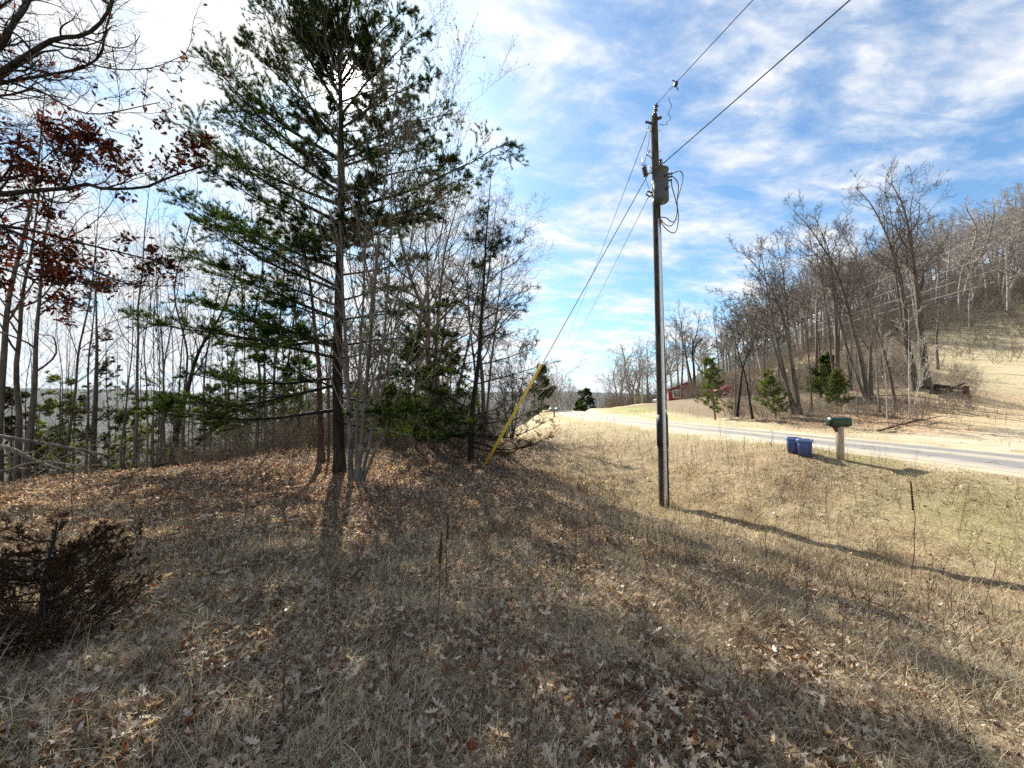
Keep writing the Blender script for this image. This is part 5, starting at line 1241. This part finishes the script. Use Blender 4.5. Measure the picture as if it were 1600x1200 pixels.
# ------------------------------------------------------------------ leaf litter, dry grass and weeds
def scatter(rng, N, rmin, rmax, p=1.0, amax=62):
    """points on the ground in a wedge ahead; density falls with distance as r**-(2-p)... p=2 uniform"""
    u = rng.uniform(0, 1, N)
    r = (rmin**p+(rmax**p-rmin**p)*u)**(1/p) if p else rmin*(rmax/rmin)**u
    a = np.radians(rng.uniform(-amax, amax, N))
    x = r*np.sin(a); y = r*np.cos(a)
    return x, y
def keep(x, y, m): return x[m], y[m]
def slope_mats(M, x, y): return M
def litter():
    rng = np.random.default_rng(71)
    def lay(N, r0, r1, p, tmpl, s0, s1, tilt, lift, thr=1.0):
        x, y = scatter(rng, N, r0, r1, p)
        D, _ = road_near(x, y)
        L = leafiness(x, y); mound = sstep(4, 8, y)*sstep(1, -2, x)
        d = (L*.9+.14*sstep(6, 2, x)+.025)*(0.40+.45*mound+(1.2-.3*mound)*sstep(.3, .75, .6*vnoise(x, y, 1.3, 51)+.4*vnoise(x, y, 4.1, 52)))
        m = (rng.uniform(0, 1, len(x)) < d*thr) & (D > 2.7)
        x, y = keep(x, y, m); z = terrain(x, y)
        pos = np.stack([x, y, z+rng.uniform(0.002, lift, len(x))], 1)
        M = rotm(rng, len(x), 'flat', tilt); s = s0+(s1-s0)*rng.beta(1.3, 2.0, len(x))*1.15
        rn = rng.beta(1.6, 1.1, len(x)); red = vnoise(x, y, .5, 55)*sstep(3, -3, x)*sstep(4, 8, y)
        rn = np.where(rng.uniform(0, 1, len(x)) < .07+.33*red, rng.uniform(0.02, .22, len(x)), rn)
        inst(mb, tmpl[0], tmpl[1], pos, M, np.stack([s*rng.uniform(.75, 1.1, len(s)), s*1.15, s*rng.uniform(-1.5, 3.6, len(s))], 1), rn)
        return len(x)
    mb = MB()
    n = lay(20000, .9, 6.5, 1.4, OAK, .04, .10, .55, .05, .55)
    for q in range(5): n += lay(34000, 1.0, 13, 1.4, CRUMP[q], .025, .080, .60, .05, 1.0)
    for q in range(3): n += lay(36000, 8, 30, 1.4, CRUMP[q], .04, .11, .60, .06, 1.0)
    print('leaves', n)
    o = mb.build('leaf_litter', M_litter, smooth=False); tag(o, 'dry tan and russet oak leaves strewn over the ground', 'leaf litter', kind='stuff')
litter()
def blade(rng, n=3, curl=.5):
    """one bent grass blade along x rising in z"""
    t = np.linspace(0, 1, n+1); V = []
    for i, q in enumerate(t[:-1]): 
        w = .5*(1-q*.8); V += [(math.sin(q*curl*1.6), -w, math.cos(q*curl*1.6)*q if False else 0)]*0
    return None
def grass():
    rng = np.random.default_rng(72)
    mb = MB()
    def lay(N, r0, r1, p, L0, L1, w, lean, seg, thr=1.0, near_road=False, straws=0.0, clump=.5):
        x, y = scatter(rng, N, r0, r1, p)
        D, _ = road_near(x, y); lf = leafiness(x, y)
        cl = vnoise(x, y, 2.1, 61)*.6+vnoise(x, y, 6.5, 62)*.4
        d = (1-.66*lf-.22*sstep(5, 9, y)*sstep(1, -2, x))*(1-clump+clump*sstep(.3, .65, cl))*thr
        d = d*(1-drivey(x, y))
        d = d*np.where(x > 15, .6, 1)
        m = (rng.uniform(0, 1, len(x)) < d) & (D > 2.4)
        x, y = keep(x, y, m); D = D[m]; n = len(x); z = terrain(x, y)
        lf = lf[m]
        a = rng.uniform(0, 2*math.pi, n)+vnoise(x, y, 1.3, 63)*3.0; le = np.clip(rng.normal(lean, .32, n), .05, 1.5)
        L = rng.uniform(L0, L1, n)*(.6+.8*vnoise(x, y, 1.1, 64))*np.where(D < 5.2, .55, 1)
        h = np.stack([np.cos(a), np.sin(a), np.zeros(n)], 1); s = np.stack([-np.sin(a), np.cos(a), np.zeros(n)], 1)
        wd = w*rng.uniform(.6, 1.3, n)
        P0 = np.stack([x, y, z-.005], 1); Vs = []
        ang = le.copy(); cur = P0; bend = rng.uniform(.1, .8, n)
        K = seg
        for k in range(K+1):
            ww = (wd*.5*(1-k/K*.85))[:, None]
            if k < K: Vs += [cur-s*ww, cur+s*ww]
            else: Vs += [cur]
            if k < K:
                d_ = h*np.sin(ang)[:, None]+np.array([0, 0, 1])*np.cos(ang)[:, None]
                cur = cur+d_*(L/K)[:, None]; ang = ang+bend/K*1.6
                cur[:, 2] = np.maximum(cur[:, 2], z+.006)
        m_ = len(Vs); V = np.stack(Vs, 1).reshape(-1, 3)
        b = (np.arange(n)*m_)[:, None]
        Q = [np.concatenate([b+2*k, b+2*k+1, b+2*k+3, b+2*k+2], 1) for k in range(K-1)]
        T = np.concatenate([b+2*(K-1), b+2*(K-1)+1, b+2*K], 1)
        gr = greenness(x, y, D)
        rn = np.clip(rng.beta(1.8, 1.5, n)*.9+.04-.10*lf-.26*sstep(.50, .72, vnoise(x, y, .9, 68)*.6+vnoise(x, y, 2.6, 69)*.4), 0, .88)
        isg = rng.uniform(0, 1, n) < (.03+.07*lf*(y < 9)+.75*gr)
        rn = np.where(isg, rng.uniform(.92, 1.0, n), rn)
        mb.add(V, Q+[T], np.repeat(rn, m_))
        return n
    n = lay(300000, .9, 5.5, 1.3, .06, .20, .0034, 1.05, 3)
    n += lay(330000, 4, 14, 1.2, .07, .20, .0065, .95, 2, clump=.75)
    n += lay(200000, 11, 45, 1.0, .10, .22, .014, .85, 2, clump=.7)
    n += lay(60000, 1.2, 18, 1.2, .16, .36, .0042, .55, 3, clump=1.0, thr=.7)
    print('blades', n)
    o = mb.build('dry_grass', M_grass, smooth=False); tag(o, 'matted straw coloured grass with a few green blades', 'grass', kind='stuff')
    mb2 = mb
grass()
def thin_weeds():
    rng = np.random.default_rng(73)
    mb = MB()
    def lay(N, r0, r1, p, L0, L1, r, mask, sub, n=6):
        x, y = scatter(rng, N, r0, r1, p, 60)
        D, _ = road_near(x, y); m = (rng.uniform(0, 1, N) < mask(x, y)) & (D > 3.6); x, y = keep(x, y, m)
        B = len(x); z = terrain(x, y)
        L = rng.uniform(L0, L1, B)*(.5+vnoise(x, y, .7, 66)); Pp = np.zeros((B, n, 3)); Pp[:, 0] = np.stack([x, y, z-.02], 1)
        d = rng.normal(size=(B, 3))*.22; d[:, 2] = 1; d /= np.linalg.norm(d, axis=1, keepdims=True)
        for k in range(1, n):
            Pp[:, k] = Pp[:, k-1]+d*(L/(n-1))[:, None]; d = d+rng.normal(size=(B, 3))*.09; d /= np.linalg.norm(d, axis=1, keepdims=True)
        Rr = (r*rng.uniform(.6, 1.2, B))[:, None]*np.linspace(1, .4, n)[None]; rn = np.clip(rng.normal(.42, .25, B), 0, 1)
        tubes(mb, Pp, Rr, 3, rn)
        q = rng.uniform(0, 1, B) < sub
        P1, R1 = grow(rng, Pp[q], Rr[q], 5, .35, 1, 34, .30, 4, wob=.12, up=.1, rr=.7, rmin=r*.45)
        tubes(mb, P1, R1, 3, .35)
        return B
    msk = lambda x, y: (.35+.65*sstep(.35, .7, vnoise(x, y, .6, 67)))*np.where((x > .5) & (y > 5), 1.0, .75)
    lay(1500, 1.4, 7, 1.3, .18, .50, .0022, msk, .35)
    lay(7500, 5, 20, 1.2, .22, .62, .0035, msk, .4)
    lay(2600, 14, 40, 1.2, .3, .9, .007, lambda x, y: np.where((x > 14.5) | (x < 1), .9, .25)*(1-drivey(x, y)), .5)
    # arching pale stems lying in the foreground grass
    B = 420; x, y = scatter(rng, B, 1.2, 8, 1.3); n = 8; z = terrain(x, y); Pp = np.zeros((B, n, 3)); Pp[:, 0] = np.stack([x, y, z], 1)
    a = rng.uniform(0, 6.3, B); d = np.stack([np.cos(a), np.sin(a), rng.uniform(.3, 1.0, B)], 1); d /= np.linalg.norm(d, axis=1, keepdims=True); L = rng.uniform(.2, .6, B)
    for k in range(1, n):
        Pp[:, k] = Pp[:, k-1]+d*(L/(n-1))[:, None]; d = d+rng.normal(size=(B, 3))*.07; d[:, 2] -= .16; d /= np.linalg.norm(d, axis=1, keepdims=True)
        Pp[:, k, 2] = np.maximum(Pp[:, k, 2], z+.015)
    tubes(mb, Pp, np.full((B, n), .0022)*np.linspace(1, .5, n), 3, rng.uniform(.5, 1, B))
    o = mb.build('dry_weeds', M_weed, smooth=False); tag(o, 'thin dry weed stems sticking up through the grass', 'weeds', kind='stuff')
thin_weeds()
def brush():
    rng = np.random.default_rng(74); mb = MB()
    def lay(pts, L0, L1, r, k1, up=.06, per=4, rn=(.2, .7)):
        x = np.repeat(pts[:, 0], per); y = np.repeat(pts[:, 1], per); B = len(x); x = x+rng.normal(size=B)*.15; y = y+rng.normal(size=B)*.15; n = 7
        z = terrain(x, y); L = rng.uniform(L0, L1, B); Pp = np.zeros((B, n, 3)); Pp[:, 0] = np.stack([x, y, z-.05], 1)
        d = rng.normal(size=(B, 3))*.45; d[:, 2] = 1; d /= np.linalg.norm(d, axis=1, keepdims=True)
        for k in range(1, n):
            Pp[:, k] = Pp[:, k-1]+d*(L/(n-1))[:, None]; d = d+rng.normal(size=(B, 3))*.13; d[:, 2] += up-.06; d /= np.linalg.norm(d, axis=1, keepdims=True)
        Rr = np.full((B, n), r)*np.linspace(1, .35, n)
        q = rng.uniform(rn[0], rn[1], B); tubes(mb, Pp, Rr, 3, q)
        P1, R1 = grow(rng, Pp, Rr, k1, .15, 1, 42, .45, 5, wob=.14, up=.03, rr=.65, rmin=r*.5); tubes(mb, P1, R1, 3, np.repeat(q, k1))
        P2, R2 = grow(rng, P1, R1, 2, .2, 1, 42, .5, 4, wob=.14, up=.03, rr=.7, rmin=r*.4); tubes(mb, P2, R2, 3, np.repeat(np.repeat(q, k1), 2))
    # along the far edge of the leafy rise
    px = rng.uniform(-60, 780, 620); Y = rng.uniform(13.5, 20, 620); pts = np.stack([(px-800)/FPX*Y, Y], 1); lay(pts, .7, 2.5, .009, 5)
    px = rng.uniform(-60, 800, 620); Y = rng.uniform(18, 34, 620); pts = np.stack([(px-800)/FPX*Y, Y], 1); lay(pts, 2.2, 6.5, .016, 6, per=2)
    # bank right of the road
    px = rng.uniform(1130, 1530, 1100); Y = rng.uniform(21, 40, 1100); x = (px-800)/FPX*Y; m = (x > 15.5) & (drivey(x, Y) < .05); pts = np.stack([x, Y], 1)[m]; lay(pts, .35, 1.1, .009, 4, rn=(.35, .9))
    px = rng.uniform(1040, 1640, 2100); Y = rng.uniform(36, 90, 2100); x = (px-800)/FPX*Y; z = terrain(x, Y); m = (z > np.where(px > 1450, 5.0, 1.6)) & (rng.uniform(0, 1, len(px)) < np.where((px > 1450) & (z < 9), .3, 1)) & (z < 40) & (x > 17); pts = np.stack([x, Y], 1)[m]; lay(pts, 1.0, 3.2, .022, 5, rn=(.35, .8))
    px = rng.uniform(945, 1060, 160); Y = rng.uniform(68, 90, 160); pts = np.stack([(px-800)/FPX*Y, Y], 1); lay(pts, 1.5, 5, .03, 6)
    px = rng.uniform(820, 925, 200); Y = rng.uniform(44, 100, 200); x = (px-800)/FPX*Y; D, _ = road_near(x, Y); pts = np.stack([x, Y], 1)[D > 4.5]; lay(pts, 1.0, 4, .025, 6)
    o = mb.build('bare_undergrowth', M_twig, smooth=False); tag(o, 'tangled bare brush under the trees', 'undergrowth', kind='stuff')
brush()

def juniper():
    rng = np.random.default_rng(80); p = P(60, 1030, 2.75); p[2] = tz(p[0], p[1]); base = p
    root = empty('juniper_shrub', base); tag(root, 'very dark ragged juniper shrub at the lower left edge', 'shrub')
    n = 10; tr = resample([p-[0, 0, .1], p+[.02, 0, .38], p+[0.03, .05, .74]], n); trr = .022*(1-.8*np.linspace(0, 1, n)); mb = MB(); tubes(mb, tr[None], trr[None], 7)
    limbs = []; 
    for i in range(58):
        f = .02+.85*rng.uniform(0, 1)**2.3; a = i*2.4+rng.uniform(-.5, .5); ln = (.52*(1-.72*f)+.05)*rng.uniform(.7, 1.15)
        p0 = tr[0]+(tr[-1]-tr[0])*f; d = np.array([math.cos(a), math.sin(a), 0]); limbs.append(resample([p0, p0+d*ln*.5+[0, 0, .10*ln], p0+d*ln+[0, 0, rng.uniform(.3, .75)*ln]], 8))
    L1 = np.array(limbs); R1 = np.tile(.008*(1-.7*np.linspace(0, 1, 8)), (len(L1), 1)); tubes(mb, L1, R1, 4); mb.build('stem', M_bark_dark, root, origin=base)
    P2, R2 = grow(rng, L1, R1, 9, .1, 1, 36, .42, 6, wob=.08, up=.08, rr=.5, rmin=.0018)
    P3, R3 = grow(rng, P2, R2, 5, .1, 1, 30, .5, 4, wob=.08, up=.08, rr=.6, rmin=.0015)
    mb = MB(); tubes(mb, P2, R2, 3); tubes(mb, P3, R3, 3); mb.build('twigs', M_bark_red, root, origin=base)
    mb = MB(); put_tufts(rng, mb, P3, 3, .15, TUFT_J, .50, 0, .95, upb=.3, jit=.25); put_tufts(rng, mb, P2, 3, .3, TUFT_J, .50, 0, .95, upb=.3, jit=.25)
    mb.build('foliage', M_juniper, root, origin=base, smooth=False)
juniper()

# stalks one can tell apart
def stalk(bx, by, topx, topy, label, kind='plain', r=.004, seed=0, lean=0, Y=None, cat='weed stalk', name='weed_stalk'):
    rng = np.random.default_rng(seed)
    g = G(bx, by, 1.3, 40) if Y is None else P(bx, by, Y); g = np.array(g); g[2] = tz(g[0], g[1])
    t = P(topx, topy, g[1]+lean); p = wobble(rng, resample([g-[0, 0, .03], (g+t)/2+rng.normal(size=3)*.012, t], 12), .012)
    root = empty(name, g); tag(root, label, cat, 'branched weeds in the open grass' if name == 'branched_weed' else None)
    mb = MB(); rr = r*(1-.5*np.linspace(0, 1, 12)); tubes(mb, p[None], rr[None], 6); mb.build('stem', M_weed if kind != 'sapling' else M_bark_red, root, origin=g)
    if kind == 'mullein':
        mb = MB(); q = resample([p[-1]+(p[-2]-p[-1])*3.3, p[-1]], 26); tube(mb, q, r*1.9*(1+.35*np.sin(np.arange(26)*2.3))*np.linspace(1.1, .6, 26), 7, .1); mb.build('seed_head', M_weed, root, origin=g)
    if kind in ('branchy', 'sapling', 'bush'):
        kk = {'branchy': 9, 'sapling': 8, 'bush': 15}[kind]
        P1, R1 = grow(rng, p[None], rr[None], kk, .3 if kind != 'bush' else .15, 1, 38, .38, 6, wob=.09, up=.10, rr=.6, rmin=.0016); P2, R2 = grow(rng, P1, R1, 4, .25, 1, 38, .45, 4, wob=.1, up=.08, rr=.7, rmin=.0013)
        mb = MB(); tubes(mb, P1, R1, 4, .2); tubes(mb, P2, R2, 3, .2); mb.build('twigs', M_weed if kind != 'sapling' else M_bark_red, root, origin=g)
        if kind == 'branchy':
            e = P2[:, -1]; mb = MB(); inst(mb, SML[0], SML[1], e, rotm(rng, len(e)), rng.uniform(.008, .02, len(e)), rng.uniform(0, .5, len(e))); mb.build('seed_pods', M_weed, root, origin=g, smooth=False)
for i, (a, c) in enumerate([(1010, 748), (960, 800), (1110, 790), (1180, 830), (1250, 800), (1340, 790), (1120, 860), (1240, 900), (1370, 870), (1010, 900), (1090, 960), (1260, 980), (1450, 950), (880, 850), (820, 800), (620, 860), (560, 900), (480, 860), (300, 880), (250, 850), (600, 800), (760, 880), (1500, 830), (1130, 720), (870, 720), (950, 740)]):
    stalk(a, c, a+6*((i*7)%5-2), c-52-6*(i % 4), 'dry many branched brown weed, one of those dotted through the open grass', 'bush', .0038, 100+i, cat='weed', name='branched_weed')
stalk(681, 990, 690, 832, 'shorter of the two mullein stalks standing together in the middle foreground', 'mullein', .006, 1)
stalk(696, 930, 700, 803, 'taller of the two mullein stalks standing together in the middle foreground', 'mullein', .006, 2)
stalk(1424, 900, 1423, 752, 'lone mullein stalk with a dark seed head in the sunny grass at right', 'mullein', .007, 3)
stalk(444, 1135, 447, 1010, 'crooked dark sapling in the lower left foreground', 'sapling', .006, 4)
stalk(903, 930, 901, 790, 'tall thin forked stalk in the shadow edge right of the mulleins', 'branchy', .004, 5)
stalk(920, 880, 918, 760, 'thin stalk just behind the forked one at the shadow edge', 'branchy', .004, 6)
stalk(220, 900, 216, 800, 'thin upright stem right of the dark shrub', 'plain', .004, 7)
stalk(345, 1000, 348, 850, 'tall hairline stem between the dark shrub and the mulleins', 'branchy', .003, 8)
stalk(1200, 890, 1196, 830, 'small dark sapling in the sunlit straw below the pole shadow', 'bush', .005, 9)
stalk(1175, 760, 1160, 690, 'branching weed in the swale right of the pole foot', 'branchy', .005, 10)
stalk(1140, 740, 1135, 678, 'upright reddish weed in the swale, nearest the road', 'branchy', .005, 11)
stalk(1296, 835, 1290, 760, 'bushy brown weed in the straw under the mailbox', 'bush', .005, 12)
stalk(1075, 745, 1082, 700, 'low bushy weed at the right side of the pole foot', 'bush', .005, 13)
stalk(985, 760, 960, 700, 'bushy russet weed left of the pole foot', 'bush', .006, 14)
stalk(934, 712, 934, 672, 'tuft of tall orange weed on the grassy slope left of the pole', 'bush', .006, 15)
stalk(862, 760, 858, 690, 'tall brown weed at the right of the drooping conifer', 'branchy', .005, 16)
stalk(902, 775, 905, 715, 'pair forming weed in front of the grassy slope', 'branchy', .005, 17)
stalk(1120, 1190, 1150, 1080, 'dark forked twig in the bottom foreground right of the middle', 'sapling', .005, 18)
stalk(820, 1195, 838, 1080, 'thin brown twig at the bottom edge near the middle', 'sapling', .004, 19)
stalk(1322, 1060, 1318, 960, 'thin brown stem in the lower right sunny straw', 'branchy', .003, 20)
stalk(1395, 1050, 1388, 975, 'bent straw stem in the lower right corner area', 'plain', .003, 21)
stalk(116, 830, 116, 735, 'thin sapling stem on the sunlit leaves behind the dark shrub', 'sapling', .006, 22)
stalk(525, 820, 524, 700, 'thin dark sapling stem in front of the pine trunk foot', 'sapling', .006, 23)
stalk(380, 830, 388, 720, 'slender sapling on the sunlit leaves left of the pine foot', 'sapling', .006, 24)

def haze():
    mb = MB(); box(mb, (0, 0, -30), (13800, 13800, 400), 0, 0)
    m, T = mat('haze_air')
    v = T.n('ShaderNodeVolumePrincipled', Density=HAZE); v.inputs['Color'].default_value = (.62, .78, 1, 1); v.inputs['Anisotropy'].default_value = .2
    T.l(v.outputs[0], T.out.inputs['Volume'])
    o = mb.build('haze', m, smooth=False); tag(o, 'thin bluish air over the far valley', 'haze', kind='stuff')
HAZE = 0.00004
haze()
